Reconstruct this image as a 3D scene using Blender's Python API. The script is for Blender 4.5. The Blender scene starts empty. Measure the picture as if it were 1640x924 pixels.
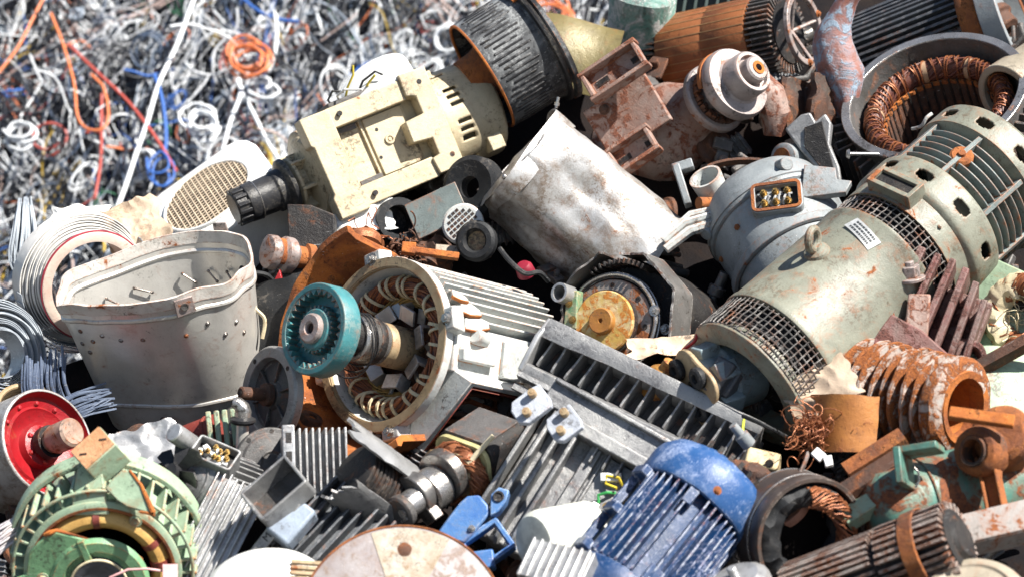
import bpy, bmesh, math, random
from mathutils import Matrix, Vector, noise
C = bpy.context.scene.collection
SC = bpy.context.scene
rad = math.radians
PI = math.pi
# ---------------------------------------------------------------- camera, sky, sun, exposure
LENS, W, H = 85.0, 1640.0, 924.0
CAM = Vector((0.0, -6.1, 1.75))
PITCH = rad(8.0)
cd = bpy.data.cameras.new('camera'); cam = bpy.data.objects.new('camera', cd); C.objects.link(cam)
cam.location = CAM; cam.rotation_euler = (PI/2 - PITCH, 0, 0)
cd.lens = LENS; cd.sensor_width = 36.0; cd.clip_end = 500.0
cd.dof.use_dof = True; cd.dof.focus_distance = 6.0; cd.dof.aperture_fstop = 2.6
SC.camera = cam
VR = Vector((1, 0, 0)); VF = Vector((0, math.cos(PITCH), -math.sin(PITCH))); VU = VR.cross(VF)
SUN = (VR*0.52 + VU*0.76 - VF*0.42).normalized()          # towards the sun
wd = bpy.data.worlds.new('World'); SC.world = wd; wd.use_nodes = True
wn = wd.node_tree
sky = wn.nodes.new('ShaderNodeTexSky'); sky.sky_type = 'NISHITA'; sky.sun_disc = False
sky.sun_elevation = math.asin(SUN.z); sky.sun_rotation = math.atan2(SUN.x, SUN.y)
bg = wn.nodes['Background']; bg.inputs[1].default_value = 0.05
wn.links.new(sky.outputs[0], bg.inputs[0])
sl = bpy.data.lights.new('sun', 'SUN'); sl.energy = 5.0; sl.angle = rad(0.5); sl.color = (1.0, 0.955, 0.88)
so = bpy.data.objects.new('sun', sl); C.objects.link(so); so.rotation_euler = SUN.to_track_quat('Z', 'Y').to_euler()
so.location = (6, -4, 12)
SC.view_settings.view_transform = 'Standard'; SC.view_settings.look = 'None'
SC.view_settings.exposure = 1.28; SC.view_settings.gamma = 1.0; SC.view_settings.use_curve_mapping = False
SC.cycles.max_bounces = 5; SC.cycles.diffuse_bounces = 3; SC.cycles.glossy_bounces = 3
SC.cycles.use_denoising = True

# ---------------------------------------------------------------- layout helpers
S0 = 36.0/LENS/W                                            # metres per photo pixel, per metre of depth
def depth(px, py):                                          # the slope of the scrap heap
    return 6.1 + 0.00158*(1.0*(462-py) + 0.12*(820-px))
def ray(px, py):
    return VF + VR*((px-W/2)*S0) + VU*((H/2-py)*S0)
def point(px, py, d):
    return CAM + ray(px, py)*d
def vbasis(px, py):
    T = -ray(px, py).normalized(); R = VU.cross(T).normalized(); U = T.cross(R)
    return R, U, T
def frame(px, py, z, x, s=None, off=0.0, d=None):
    """matrix of a thing: local units are photo pixels at its depth; z and x are its axes (right, up, towards the viewer)"""
    dd = depth(px, py) if d is None else d
    dd -= off*S0*dd
    R, U, T = vbasis(px, py)
    Z = (R*z[0]+U*z[1]+T*z[2]).normalized(); X = R*x[0]+U*x[1]+T*x[2]
    X = (X - Z*X.dot(Z)).normalized(); Y = Z.cross(X)
    k = S0*dd*(s or 1.0)
    m = Matrix((X*k, Y*k, Z*k)).transposed().to_4x4(); m.translation = point(px, py, dd)
    return m
def TR(x=0, y=0, z=0): return Matrix.Translation((x, y, z))
def RX(a): return Matrix.Rotation(rad(a), 4, 'X')
def RY(a): return Matrix.Rotation(rad(a), 4, 'Y')
def RZ(a): return Matrix.Rotation(rad(a), 4, 'Z')
def SCL(x, y, z): return Matrix.Diagonal((x, y, z, 1))
I4 = Matrix.Identity(4)

class MB:
    """collects shapes into one mesh"""
    def __init__(self, seed=0): self.v = []; self.f = []; self.r = random.Random(seed)
    def add(self, vs, fs, m=None):
        b = len(self.v)
        self.v += [(m @ Vector(p)) if m is not None else Vector(p) for p in vs]
        self.f += [[i+b for i in f] for f in fs]; return self
    def lathe(self, prof, seg=48, a0=0.0, a1=360.0, m=None, closed=False, rf=None):
        full = abs(a1-a0) >= 359.9; n = seg if full else seg+1
        vs = []; idx = []
        for k, (r, z) in enumerate(prof):
            if r < 1e-6: idx.append([len(vs)]*n); vs.append((0, 0, z)); continue
            row = []
            for i in range(n):
                a = rad(a0+(a1-a0)*i/seg); q = r*(rf(a, k) if rf else 1)
                row.append(len(vs)); vs.append((q*math.cos(a), q*math.sin(a), z))
            idx.append(row)
        fs = []; P = list(range(len(prof)))
        pairs = list(zip(P, P[1:])) + ([(P[-1], 0)] if closed else [])
        for a, b in pairs:
            for i in range(seg):
                j = (i+1) % n
                f = [idx[a][i], idx[a][j], idx[b][j], idx[b][i]]
                g = []
                for q in f:
                    if q not in g: g.append(q)
                if len(g) > 2: fs.append(g)
        if not full and closed:
            fs.append([row[0] for row in idx]); fs.append([row[-1] for row in idx][::-1])
        return self.add(vs, fs, m)
    def cyl(self, r, z0, z1, seg=32, m=None, r1=None):
        return self.lathe([(0, z0), (r, z0), (r if r1 is None else r1, z1), (0, z1)], seg, m=m)
    def pipe(self, ro, ri, z0, z1, seg=48, m=None, a0=0.0, a1=360.0):
        return self.lathe([(ro, z0), (ro, z1), (ri, z1), (ri, z0)], seg, a0, a1, m, closed=True)
    def torus(self, R, r, z=0, seg=48, k=10, m=None, a0=0.0, a1=360.0, sz=1.0):
        return self.lathe([(R+r*math.cos(2*PI*i/k), z+sz*r*math.sin(2*PI*i/k)) for i in range(k)], seg, a0, a1, m, closed=True)
    def box(self, sx, sy, sz, c=(0, 0, 0), m=None, tx=1.0, ty=1.0):
        x, y, z = sx/2, sy/2, sz/2
        vs = [(-x, -y, -z), (x, -y, -z), (x, y, -z), (-x, y, -z), (-x*tx, -y*ty, z), (x*tx, -y*ty, z), (x*tx, y*ty, z), (-x*tx, y*ty, z)]
        fs = [(3, 2, 1, 0), (4, 5, 6, 7), (0, 1, 5, 4), (1, 2, 6, 5), (2, 3, 7, 6), (3, 0, 4, 7)]
        t = TR(*c); return self.add(vs, fs, t if m is None else m @ t)
    def prism(self, poly, z0, z1, m=None):
        n = len(poly)
        vs = [(p[0], p[1], z0) for p in poly] + [(p[0], p[1], z1) for p in poly]
        fs = [list(range(n))[::-1], list(range(n, 2*n))] + [(i, (i+1) % n, n+(i+1) % n, n+i) for i in range(n)]
        return self.add(vs, fs, m)
    def tube(self, pts, r, seg=8, m=None, closed=False):
        P = [Vector(p) for p in pts]; n = len(P); vs = []
        up = Vector((0.31, 0.17, 0.93)); prev = None
        for i, p in enumerate(P):
            if closed: t = P[(i+1) % n]-P[i-1]
            else: t = P[min(i+1, n-1)]-P[max(i-1, 0)]
            t = t.normalized() if t.length > 1e-9 else Vector((0, 0, 1))
            a = prev if prev is not None else (up if abs(t.dot(up)) < 0.95 else Vector((1, 0, 0)))
            a = (a - t*a.dot(t)).normalized(); prev = a; b = t.cross(a)
            rr = r[i] if isinstance(r, (list, tuple)) else r
            for k in range(seg):
                q = 2*PI*k/seg; vs.append(p + a*(rr*math.cos(q)) + b*(rr*math.sin(q)))
        fs = []
        for i in range(n if closed else n-1):
            j = (i+1) % n
            for k in range(seg):
                l = (k+1) % seg; fs.append((i*seg+k, i*seg+l, j*seg+l, j*seg+k))
        if not closed: fs += [list(range(seg))[::-1], list(range((n-1)*seg, n*seg))]
        return self.add(vs, fs, m)
    def sheet(self, fn, nu, nv, th, m=None):
        """thin bent sheet: fn(u, v) in 0..1 -> point"""
        g = [[Vector(fn(i/nu, j/nv)) for j in range(nv+1)] for i in range(nu+1)]
        vs = []; top = []; bot = []
        for i in range(nu+1):
            for j in range(nv+1):
                du = g[min(i+1, nu)][j]-g[max(i-1, 0)][j]; dv = g[i][min(j+1, nv)]-g[i][max(j-1, 0)]
                nn = du.cross(dv); nn = nn.normalized() if nn.length > 1e-9 else Vector((0, 0, 1))
                vs += [g[i][j]+nn*(th/2), g[i][j]-nn*(th/2)]
        q = lambda i, j, s: 2*(i*(nv+1)+j)+s
        fs = []
        for i in range(nu):
            for j in range(nv):
                fs += [(q(i, j, 0), q(i+1, j, 0), q(i+1, j+1, 0), q(i, j+1, 0)), (q(i, j, 1), q(i, j+1, 1), q(i+1, j+1, 1), q(i+1, j, 1))]
        for i in range(nu): fs += [(q(i, 0, 0), q(i, 0, 1), q(i+1, 0, 1), q(i+1, 0, 0)), (q(i, nv, 0), q(i+1, nv, 0), q(i+1, nv, 1), q(i, nv, 1))]
        for j in range(nv): fs += [(q(0, j, 0), q(0, j+1, 0), q(0, j+1, 1), q(0, j, 1)), (q(nu, j, 0), q(nu, j, 1), q(nu, j+1, 1), q(nu, j+1, 0))]
        return self.add(vs, fs, m)
    def ball(self, r, c=(0, 0, 0), seg=16, m=None, sz=1.0):
        pr = [(r*math.sin(PI*i/(seg//2)), -r*sz*math.cos(PI*i/(seg//2))) for i in range(seg//2+1)]
        pr[0] = (0, -r*sz); pr[-1] = (0, r*sz)
        t = TR(*c); return self.lathe(pr, seg, m=t if m is None else m @ t)
    def nut(self, r, h, m=None):                            # hexagon head with a washer below and a thread end
        m = m or I4
        self.cyl(r*1.5, 0, h*0.25, 16, m); self.cyl(r, h*0.25, h, 6, m); self.cyl(r*0.5, h, h*1.3, 10, m); return self
    def warp(self, amp, freq, seed=0.0):                    # uneven, hand-knocked surface
        for i, p in enumerate(self.v):
            q = p*freq + Vector((seed*7.3, seed*3.1, seed*1.7))
            self.v[i] = p + noise.noise_vector(q)*amp
        return self
    def map(self, fn):
        self.v = [Vector(fn(p)) for p in self.v]; return self
    def cut(self, fn):                                      # drop faces whose centre meets fn
        keep = []
        for f in self.f:
            c = Vector((0, 0, 0))
            for i in f: c += self.v[i]
            if not fn(c/len(f)): keep.append(f)
        self.f = keep; return self
    def mesh(self, name, mat, sharp=35, thick=0.0):
        me = bpy.data.meshes.new(name); me.from_pydata([tuple(p) for p in self.v], [], self.f)
        bm = bmesh.new(); bm.from_mesh(me)
        loose = [v for v in bm.verts if not v.link_faces]
        if loose: bmesh.ops.delete(bm, geom=loose, context='VERTS')
        bmesh.ops.recalc_face_normals(bm, faces=bm.faces); bm.to_mesh(me); bm.free()
        for p in me.polygons: p.use_smooth = True
        me.set_sharp_from_angle(angle=rad(sharp))
        for k in (mat if isinstance(mat, (list, tuple)) else [mat]): me.materials.append(k)
        return me

def finish(o, bevel=0.0, thick=0.0):
    if thick:
        md = o.modifiers.new('thickness', 'SOLIDIFY'); md.thickness = thick; md.offset = 0
    if bevel:
        md = o.modifiers.new('edges', 'BEVEL'); md.width = bevel; md.segments = 2; md.limit_method = 'ANGLE'; md.angle_limit = rad(38)
        md.use_clamp_overlap = True; md.harden_normals = False
    return o
def cat(pts, n=4):                                          # smooth curve through the points
    q = [Vector(p) for p in pts]; out = []
    for i in range(len(q)-1):
        a, b, c, e = q[max(i-1, 0)], q[i], q[i+1], q[min(i+2, len(q)-1)]
        for k in range(n):
            t = k/n; out.append((b*2+(c-a)*t+(a*2-b*5+c*4-e)*(t*t)+(b*3-a-c*3+e)*(t**3))*.5)
    return out+[q[-1]]
def tags(o, label, cat, group=None, kind=None):
    if label: o['label'] = label
    if cat: o['category'] = cat
    if group: o['group'] = group
    if kind: o['kind'] = kind
    return o
class Thing:
    """an Empty at the thing's place that carries its parts"""
    def __init__(self, name, label, cat, px, py, z=(0, 0, 1), x=(1, 0, 0), off=0.0, group=None, s=None, d=None):
        self.o = bpy.data.objects.new(name, None); C.objects.link(self.o)
        self.o.empty_display_size = 10
        self.o.matrix_world = frame(px, py, z, x, s, off, d); tags(self.o, label, cat, group)
        self.d = (depth(px, py) if d is None else d); self.d -= off*S0*self.d
    def at(self, px, py, z=(0, 0, 1), x=(1, 0, 0), off=0.0):
        """place inside this thing, given where it shows"""
        return self.o.matrix_world.inverted() @ frame(px, py, z, x, None, off, self.d)
    def part(self, name, mb, mat, parent=None, bevel=0.0, thick=0.0, label=None, kind=None, sharp=35):
        o = bpy.data.objects.new(name, mb.mesh(name, mat, sharp)); C.objects.link(o)
        o.parent = parent or self.o
        if label: o['label'] = label
        if kind: o['kind'] = kind
        return finish(o, bevel, thick)
def single(name, label, cat, mb, mat, px, py, z=(0, 0, 1), x=(1, 0, 0), off=0.0, group=None, bevel=0.0, thick=0.0, s=None, d=None, sharp=35, kind=None):
    """a thing that is one mesh"""
    o = bpy.data.objects.new(name, mb.mesh(name, mat, sharp)); C.objects.link(o)
    o.matrix_world = frame(px, py, z, x, s, off, d); tags(o, label, cat, group, kind)
    return finish(o, bevel, thick)
def copy_part(o, local, parent):                            # another of the same part
    c = o.copy(); C.objects.link(c); c.parent = parent; c.matrix_local = local; return c
def ring_pos(r, deg, z=0): return TR(r*math.cos(rad(deg)), r*math.sin(rad(deg)), z)
def bolts(t, r, h, places, mat, parent=None, name='bolt', shape=None):
    first = None
    for m in places:
        if first is None:
            first = t.part(name, shape or MB().nut(r, h), mat, parent); first.matrix_local = m
        else: copy_part(first, m, parent or t.o)

# ---------------------------------------------------------------- materials
def lin(c):
    return tuple((q/12.92 if q <= 0.04045 else ((q+0.055)/1.055)**2.4) for q in c)
RUST1, RUST2, RUST3 = (0.30, 0.095, 0.025), (0.13, 0.042, 0.018), (0.48, 0.17, 0.04)
class NG:
    def __init__(self, name):
        self.m = bpy.data.materials.new(name); self.m.use_nodes = True
        self.t = self.m.node_tree; self.b = self.t.nodes['Principled BSDF']
    def n(self, kind, **kw):
        q = self.t.nodes.new(kind)
        for k, v in kw.items():
            if k in q.inputs: q.inputs[k].default_value = v
            else: setattr(q, k, v)
        return q
    def l(self, a, b): self.t.links.new(a, b)
    def noise(self, vec, scale, detail=5.0, rough=0.6, dist=0.0):
        q = self.n('ShaderNodeTexNoise'); q.inputs['Scale'].default_value = scale; q.inputs['Detail'].default_value = detail
        q.inputs['Roughness'].default_value = rough; q.inputs['Distortion'].default_value = dist; self.l(vec, q.inputs['Vector']); return q.outputs[0]
    def step(self, val, lo, hi, a=0.0, b=1.0):
        if lo > hi: lo, hi, a, b = hi, lo, b, a
        q = self.n('ShaderNodeMapRange', interpolation_type='SMOOTHSTEP'); self.l(val, q.inputs[0])
        q.inputs[1].default_value = lo; q.inputs[2].default_value = hi; q.inputs[3].default_value = a; q.inputs[4].default_value = b; return q.outputs[0]
    def math(self, op, a, b):
        q = self.n('ShaderNodeMath', operation=op)
        for k, v in enumerate((a, b)):
            if isinstance(v, (int, float)): q.inputs[k].default_value = v
            else: self.l(v, q.inputs[k])
        return q.outputs[0]
    def mix(self, f, a, b):
        q = self.n('ShaderNodeMix', data_type='RGBA')
        for k, v in ((0, f), (6, a), (7, b)):
            if isinstance(v, (int, float)): q.inputs[k].default_value = v
            elif isinstance(v, (tuple, list)): q.inputs[k].default_value = (*v[:3], 1)
            else: self.l(v, q.inputs[k])
        return q.outputs[2]
    def coords(self, stretch=None):
        tc = self.n('ShaderNodeTexCoord'); oi = self.n('ShaderNodeObjectInfo')
        k = self.math('MULTIPLY', oi.outputs['Random'], 2000.0)
        va = self.n('ShaderNodeVectorMath', operation='ADD'); self.l(tc.outputs['Object'], va.inputs[0]); self.l(k, va.inputs[1]); return va.outputs[0]
MATS = {}
def worn(name, base, alt=None, rust=0.3, dirt=0.3, chip=0.4, rough=0.5, metal=0.0, scratch=0.2, dirtcol=(0.045, 0.038, 0.03),
         chipcol=None, rcol=None, bump=0.35, size=1.0, scol=(0.7, 0.7, 0.7), streak=(1, 1, 1), grit=0.8):
    """paint or bare metal with uneven tone, grime blotches, rust patches, chipped edges and scratches"""
    if name in MATS: return MATS[name]
    g = NG(name); co = g.coords()
    alt = alt or tuple(c*0.7 for c in base)
    n1 = g.noise(co, 0.014/size, 5, 0.62, 0.6); n2 = g.noise(co, 0.055/size, 6, 0.66, 0.3); n3 = g.noise(co, 0.35/size, 4, 0.7)
    mp = g.n('ShaderNodeMapping'); mp.inputs['Scale'].default_value = (0.008*streak[0], 0.22*streak[1], 0.07*streak[2]); mp.inputs['Rotation'].default_value = (0.4, 0.3, 0.6); g.l(co, mp.inputs[0])
    ns = g.noise(mp.outputs[0], 3.0, 3, 0.5, 0.4)
    col = g.mix(g.step(n1, 0.36, 0.64), base, alt)
    col = g.mix(g.math('MULTIPLY', g.step(n3, 0.5, 0.75), 0.25), col, tuple(c*0.55 for c in alt))
    rc = rcol or (RUST1, RUST2)
    rustc = g.mix(g.step(n3, 0.38, 0.66), rc[0], rc[1])
    if dirt > 0:
        dm = g.step(g.math('ADD', g.math('ADD', g.math('MULTIPLY', n1, 0.40), g.math('MULTIPLY', n2, 0.40)), g.math('MULTIPLY', n3, 0.20)), 0.60-0.20*dirt, 0.80-0.20*dirt)
        col = g.mix(g.math('MULTIPLY', dm, min(0.9, 0.35+dirt*0.6)), col, dirtcol)
    if grit > 0:                                            # fine specks of dirt and worn-through spots, thick in some places and thin in others
        sp = g.math('ADD', g.math('MULTIPLY', g.noise(co, 0.16/size, 3, 0.75, 0.5), 0.6), g.math('MULTIPLY', n1, 0.4))
        st = g.noise(co, 0.03/size, 6, 0.7, 1.4)
        col = g.mix(g.math('MULTIPLY', g.math('MULTIPLY', g.step(sp, 0.575-0.07*grit, 0.66-0.06*grit), 0.8), g.step(g.noise(co, 0.012/size, 3, 0.6, 1.0), 0.44, 0.60)), col, dirtcol)
        col = g.mix(g.math('MULTIPLY', g.step(st, 0.50, 0.70), 0.35*min(1, grit)), col, tuple(0.45*c+0.55*d for c, d in zip(base, dirtcol)))
    if scratch > 0:
        sm = g.math('MULTIPLY', g.step(ns, 0.70-0.1*scratch, 0.76-0.1*scratch), g.step(n2, 0.42, 0.62))
        col = g.mix(g.math('MULTIPLY', sm, 0.6), col, scol)
    ed = 0.0
    if chip > 0:                                            # worn edges: where a rounded normal leaves the true one
        geo = g.n('ShaderNodeNewGeometry'); bv = g.n('ShaderNodeBevel', samples=3); bv.inputs['Radius'].default_value = 0.0042*min(1.4, size+.4)
        dt = g.n('ShaderNodeVectorMath', operation='DOT_PRODUCT'); g.l(bv.outputs[0], dt.inputs[0]); g.l(geo.outputs['Normal'], dt.inputs[1])
        ed = g.step(dt.outputs['Value'], 0.985, 0.82)
    mask = None
    if rust > 0:
        rn = g.math('ADD', g.math('MULTIPLY', g.noise(co, 0.026/size, 7, 0.68, 1.0), 0.75), g.math('MULTIPLY', n2, 0.25))
        rm = g.math('ADD', rn, g.math('MULTIPLY', ed, 0.16*chip))
        mask = g.step(rm, 0.67-0.33*rust, 0.71-0.32*rust)
        halo = g.step(rm, 0.57-0.32*rust, 0.70-0.32*rust)
        col = g.mix(g.math('MULTIPLY', halo, 0.35), col, rc[0])
        col = g.mix(mask, col, rustc)
    if chip > 0:
        cm = g.math('MULTIPLY', ed, g.step(n2, 0.66-0.24*chip, 0.74-0.24*chip))
        col = g.mix(cm, col, chipcol or rc[0])
    g.l(col, g.b.inputs['Base Color'])
    rv = g.math('ADD', g.math('MULTIPLY', n2, 0.3), rough-0.15)
    if mask is not None:
        mr = g.n('ShaderNodeMix', data_type='FLOAT'); g.l(mask, mr.inputs[0]); g.l(rv, mr.inputs[2]); mr.inputs[3].default_value = 0.9; rv = mr.outputs[0]
        if metal > 0:
            mm = g.math('MULTIPLY', g.math('SUBTRACT', 1.0, mask), metal); g.l(mm, g.b.inputs['Metallic'])
    elif metal > 0: g.b.inputs['Metallic'].default_value = metal
    g.l(rv, g.b.inputs['Roughness'])
    hsum = g.math('ADD', g.math('MULTIPLY', n3, 0.6), g.math('MULTIPLY', n2, 1.2))
    if mask is not None: hsum = g.math('ADD', hsum, g.math('MULTIPLY', g.math('MULTIPLY', mask, n3), 1.6))
    bp = g.n('ShaderNodeBump'); bp.inputs['Strength'].default_value = bump; bp.inputs['Distance'].default_value = 0.004; g.l(hsum, bp.inputs['Height'])
    g.l(bp.outputs[0], g.b.inputs['Normal'])
    if max(base) < 0.05: g.b.inputs['Specular IOR Level'].default_value = 0.28
    MATS[name] = g.m; return g.m

M_ = {}
def mats():
    A = worn
    M_['cream'] = A('cream_paint', (0.5, 0.43, 0.29), (0.44, 0.37, 0.245), rust=0.10, dirt=0.22, chip=0.5, rough=0.5, scratch=0.25, chipcol=(0.10, 0.07, 0.04), scol=(0.12, 0.09, 0.05), grit=1.0, dirtcol=(0.1, 0.08, 0.05))
    M_['black'] = A('black_plastic', (0.018, 0.018, 0.02), (0.03, 0.03, 0.032), rust=0, dirt=0.1, chip=0.3, rough=0.35, chipcol=(0.25, 0.24, 0.22), dirtcol=(0.12, 0.11, 0.09))
    M_['blackpaint'] = A('black_drum_paint', (0.03, 0.03, 0.033), (0.09, 0.095, 0.1), rust=0.05, dirt=0.7, chip=0.6, rough=0.42, dirtcol=(0.34, 0.35, 0.35), scratch=0.9, scol=(0.42, 0.43, 0.43), chipcol=RUST3)
    M_['rust'] = A('rust', RUST1, RUST2, rust=0.35, dirt=0.25, chip=0.2, rough=0.9, bump=0.9, rcol=(RUST3, RUST2), scratch=0.1, scol=(0.4, 0.22, 0.12))
    M_['orangerust'] = A('orange_rust', (0.42, 0.13, 0.022), (0.22, 0.06, 0.015), rust=0.3, dirt=0.3, chip=0.2, rough=0.92, bump=1.0, rcol=(RUST3, RUST2), dirtcol=(0.05, 0.018, 0.008))
    M_['darkrust'] = A('dark_rust', (0.085, 0.036, 0.02), (0.04, 0.02, 0.014), rust=0.25, dirt=0.4, chip=0.4, rough=0.75, bump=0.8, chipcol=RUST1, scratch=0.1)
    M_['pinkrust'] = A('pinkish_primer', (0.24, 0.155, 0.125), (0.34, 0.27, 0.24), rust=0.5, dirt=0.3, chip=0.9, rough=0.6, rcol=((0.24, 0.085, 0.045), (0.12, 0.045, 0.03)), scratch=0.3, scol=(0.6, 0.5, 0.45), bump=0.6, grit=1.0, chipcol=(0.36, 0.13, 0.05))
    M_['palemetal'] = A('pale_oxidised_metal', (0.36, 0.31, 0.295), (0.28, 0.24, 0.23), rust=0.3, dirt=0.2, chip=0.3, rough=0.5, metal=0.3, scratch=0.4, scol=(0.75, 0.6, 0.55), grit=1.0)
    M_['white'] = A('white_sheet_metal', (0.47, 0.465, 0.46), (0.38, 0.365, 0.35), rust=0.16, dirt=0.8, chip=0.3, rough=0.36, dirtcol=(0.17, 0.125, 0.09), scratch=0.25, scol=(0.3, 0.22, 0.18), bump=0.3, grit=1.2, size=0.8, metal=0.45, rcol=((0.2, 0.095, 0.05), (0.13, 0.07, 0.05)))
    M_['cleanwhite'] = A('white_paint', (0.78, 0.78, 0.76), (0.70, 0.70, 0.67), rust=0.04, dirt=0.12, chip=0.2, rough=0.4, scratch=0.15, scol=(0.4, 0.38, 0.34), dirtcol=(0.35, 0.31, 0.26), grit=0.35)
    M_['galv'] = A('dull_zinc_grey', (0.64, 0.62, 0.58), (0.55, 0.53, 0.49), rust=0.12, dirt=0.15, chip=0.5, rough=0.36, metal=0.5, scratch=0.3, scol=(0.62, 0.62, 0.60), bump=0.15, dirtcol=(0.12, 0.11, 0.10), grit=0.4)
    M_['ltgrey'] = A('light_grey_paint', (0.50, 0.51, 0.49), (0.42, 0.44, 0.43), rust=0.14, dirt=0.18, chip=0.75, rough=0.42, chipcol=RUST3, scratch=0.2, scol=(0.2, 0.17, 0.14), grit=0.6)
    M_['graygreen'] = A('grey_green_paint', (0.215, 0.22, 0.175), (0.165, 0.17, 0.135), rust=0.24, dirt=0.55, chip=0.7, rough=0.45, dirtcol=(0.09, 0.07, 0.045), scratch=0.2, scol=(0.35, 0.15, 0.05), grit=1.1)
    M_['bluegreen'] = A('grey_blue_paint', (0.17, 0.205, 0.2), (0.13, 0.155, 0.15), rust=0.16, dirt=0.25, chip=0.9, rough=0.45, scratch=0.2, scol=(0.45, 0.30, 0.18))
    M_['bluegrey'] = A('blue_grey_paint', (0.24, 0.26, 0.27), (0.18, 0.2, 0.21), rust=0.12, dirt=0.42, chip=0.6, rough=0.45, scratch=0.2, grit=1.0, dirtcol=(0.09, 0.075, 0.06))
    M_['teal'] = A('teal_paint', (0.05, 0.2, 0.215), (0.035, 0.15, 0.165), rust=0.10, dirt=0.4, chip=0.8, rough=0.4, scratch=0.3, scol=(0.25, 0.5, 0.5), dirtcol=(0.16, 0.22, 0.21), grit=1.2)
    M_['mint'] = A('mint_green_paint', (0.3, 0.4, 0.28), (0.23, 0.32, 0.22), rust=0.2, dirt=0.2, chip=0.8, rough=0.5, chipcol=(0.40, 0.12, 0.03), scratch=0.1, scol=(0.6, 0.7, 0.55), grit=0.9)
    M_['green'] = A('leaf_green_paint', (0.17, 0.34, 0.18), (0.14, 0.28, 0.15), rust=0.14, dirt=0.25, chip=0.8, rough=0.42, chipcol=(0.45, 0.14, 0.03))
    M_['seagreen'] = A('sea_green_paint', (0.09, 0.22, 0.175), (0.06, 0.16, 0.13), rust=0.5, dirt=0.5, chip=0.6, rough=0.45, rcol=((0.22, 0.07, 0.025), (0.09, 0.035, 0.02)), size=2.2)
    M_['blue'] = A('royal_blue_paint', (0.005, 0.034, 0.11), (0.004, 0.025, 0.08), rust=0.03, dirt=0.2, chip=0.75, rough=0.4, chipcol=(0.62, 0.65, 0.72), scratch=0.45, scol=(0.55, 0.60, 0.72), dirtcol=(0.25, 0.28, 0.42))
    M_['bluebright'] = A('bright_blue_paint', (0.035, 0.115, 0.33), (0.06, 0.16, 0.36), rust=0.04, dirt=0.25, chip=0.7, rough=0.42, chipcol=(0.5, 0.6, 0.7), scratch=0.5, scol=(0.3, 0.45, 0.7), dirtcol=(0.10, 0.16, 0.28), grit=1.0)
    M_['alu'] = A('weathered_cast_aluminium', (0.31, 0.31, 0.305), (0.21, 0.21, 0.215), rust=0.02, dirt=0.42, chip=0.55, rough=0.45, metal=0.45, chipcol=(0.6, 0.6, 0.6), dirtcol=(0.10, 0.10, 0.105), scratch=0.4, scol=(0.7, 0.7, 0.7), bump=0.5, grit=1.2)
    M_['alubright'] = A('bright_aluminium', (0.5, 0.5, 0.5), (0.36, 0.36, 0.36), rust=0.02, dirt=0.25, chip=0.4, rough=0.34, metal=0.6, chipcol=(0.8, 0.8, 0.8), dirtcol=(0.2, 0.2, 0.2), scratch=0.5, scol=(0.8, 0.8, 0.8), bump=0.3, grit=0.9)
    M_['slate'] = A('slate_grey_paint', (0.055, 0.06, 0.068), (0.08, 0.088, 0.1), rust=0.06, dirt=0.35, chip=0.6, rough=0.5, chipcol=(0.3, 0.3, 0.31), scratch=0.4, scol=(0.4, 0.4, 0.42))
    M_['paleblue'] = A('pale_blue_grey_casting', (0.44, 0.47, 0.53), (0.37, 0.40, 0.46), rust=0.05, dirt=0.3, chip=0.6, rough=0.6, chipcol=(0.7, 0.7, 0.7), scratch=0.2, bump=0.7, grit=1.1)
    M_['steel'] = A('oily_steel', (0.22, 0.21, 0.20), (0.14, 0.13, 0.12), rust=0.15, dirt=0.4, chip=0.5, rough=0.32, metal=0.7, chipcol=(0.6, 0.58, 0.55), dirtcol=(0.03, 0.025, 0.02))
    M_['brightsteel'] = A('bright_steel', (0.52, 0.50, 0.48), (0.40, 0.38, 0.36), rust=0.10, dirt=0.2, chip=0.3, rough=0.28, metal=0.85, chipcol=(0.8, 0.8, 0.8))
    M_['dark'] = A('oily_black_iron', (0.014, 0.013, 0.014), (0.024, 0.022, 0.021), rust=0.08, dirt=0.3, chip=0.5, rough=0.5, chipcol=(0.16, 0.13, 0.11), dirtcol=(0.05, 0.042, 0.035), bump=0.7)
    M_['grimegrey'] = A('grimy_dark_grey', (0.085, 0.08, 0.078), (0.05, 0.048, 0.047), rust=0.12, dirt=0.4, chip=0.6, rough=0.55, chipcol=(0.35, 0.33, 0.31), bump=0.6, grit=1.0)
    M_['copper'] = A('copper_wire', (0.36, 0.13, 0.055), (0.22, 0.075, 0.035), rust=0, dirt=0.3, chip=0.5, rough=0.4, metal=0.4, chipcol=(0.62, 0.27, 0.12), dirtcol=(0.04, 0.016, 0.01), scratch=0.3, scol=(0.6, 0.25, 0.12), size=0.4, grit=0.6)
    M_['varnish'] = A('varnished_winding', (0.15, 0.055, 0.038), (0.10, 0.035, 0.028), rust=0, dirt=0.35, chip=0.3, rough=0.4, chipcol=(0.35, 0.14, 0.06), dirtcol=(0.02, 0.01, 0.01), size=0.4)
    M_['lacing'] = A('cream_lacing', (0.66, 0.58, 0.40), (0.52, 0.44, 0.28), rust=0, dirt=0.25, chip=0, rough=0.7, dirtcol=(0.25, 0.16, 0.08))
    M_['tape'] = A('amber_winding_tape', (0.50, 0.32, 0.10), (0.38, 0.22, 0.06), rust=0, dirt=0.2, chip=0, rough=0.5, dirtcol=(0.12, 0.06, 0.02), scratch=0.5, scol=(0.55, 0.42, 0.2))
    M_['red'] = A('red_paint', (0.3, 0.008, 0.013), (0.23, 0.006, 0.01), rust=0.05, dirt=0.2, chip=0.4, rough=0.4, dirtcol=(0.13, 0.01, 0.01), chipcol=(0.2, 0.05, 0.04), scratch=0.1, scol=(0.5, 0.2, 0.2), grit=0.5)
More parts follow.
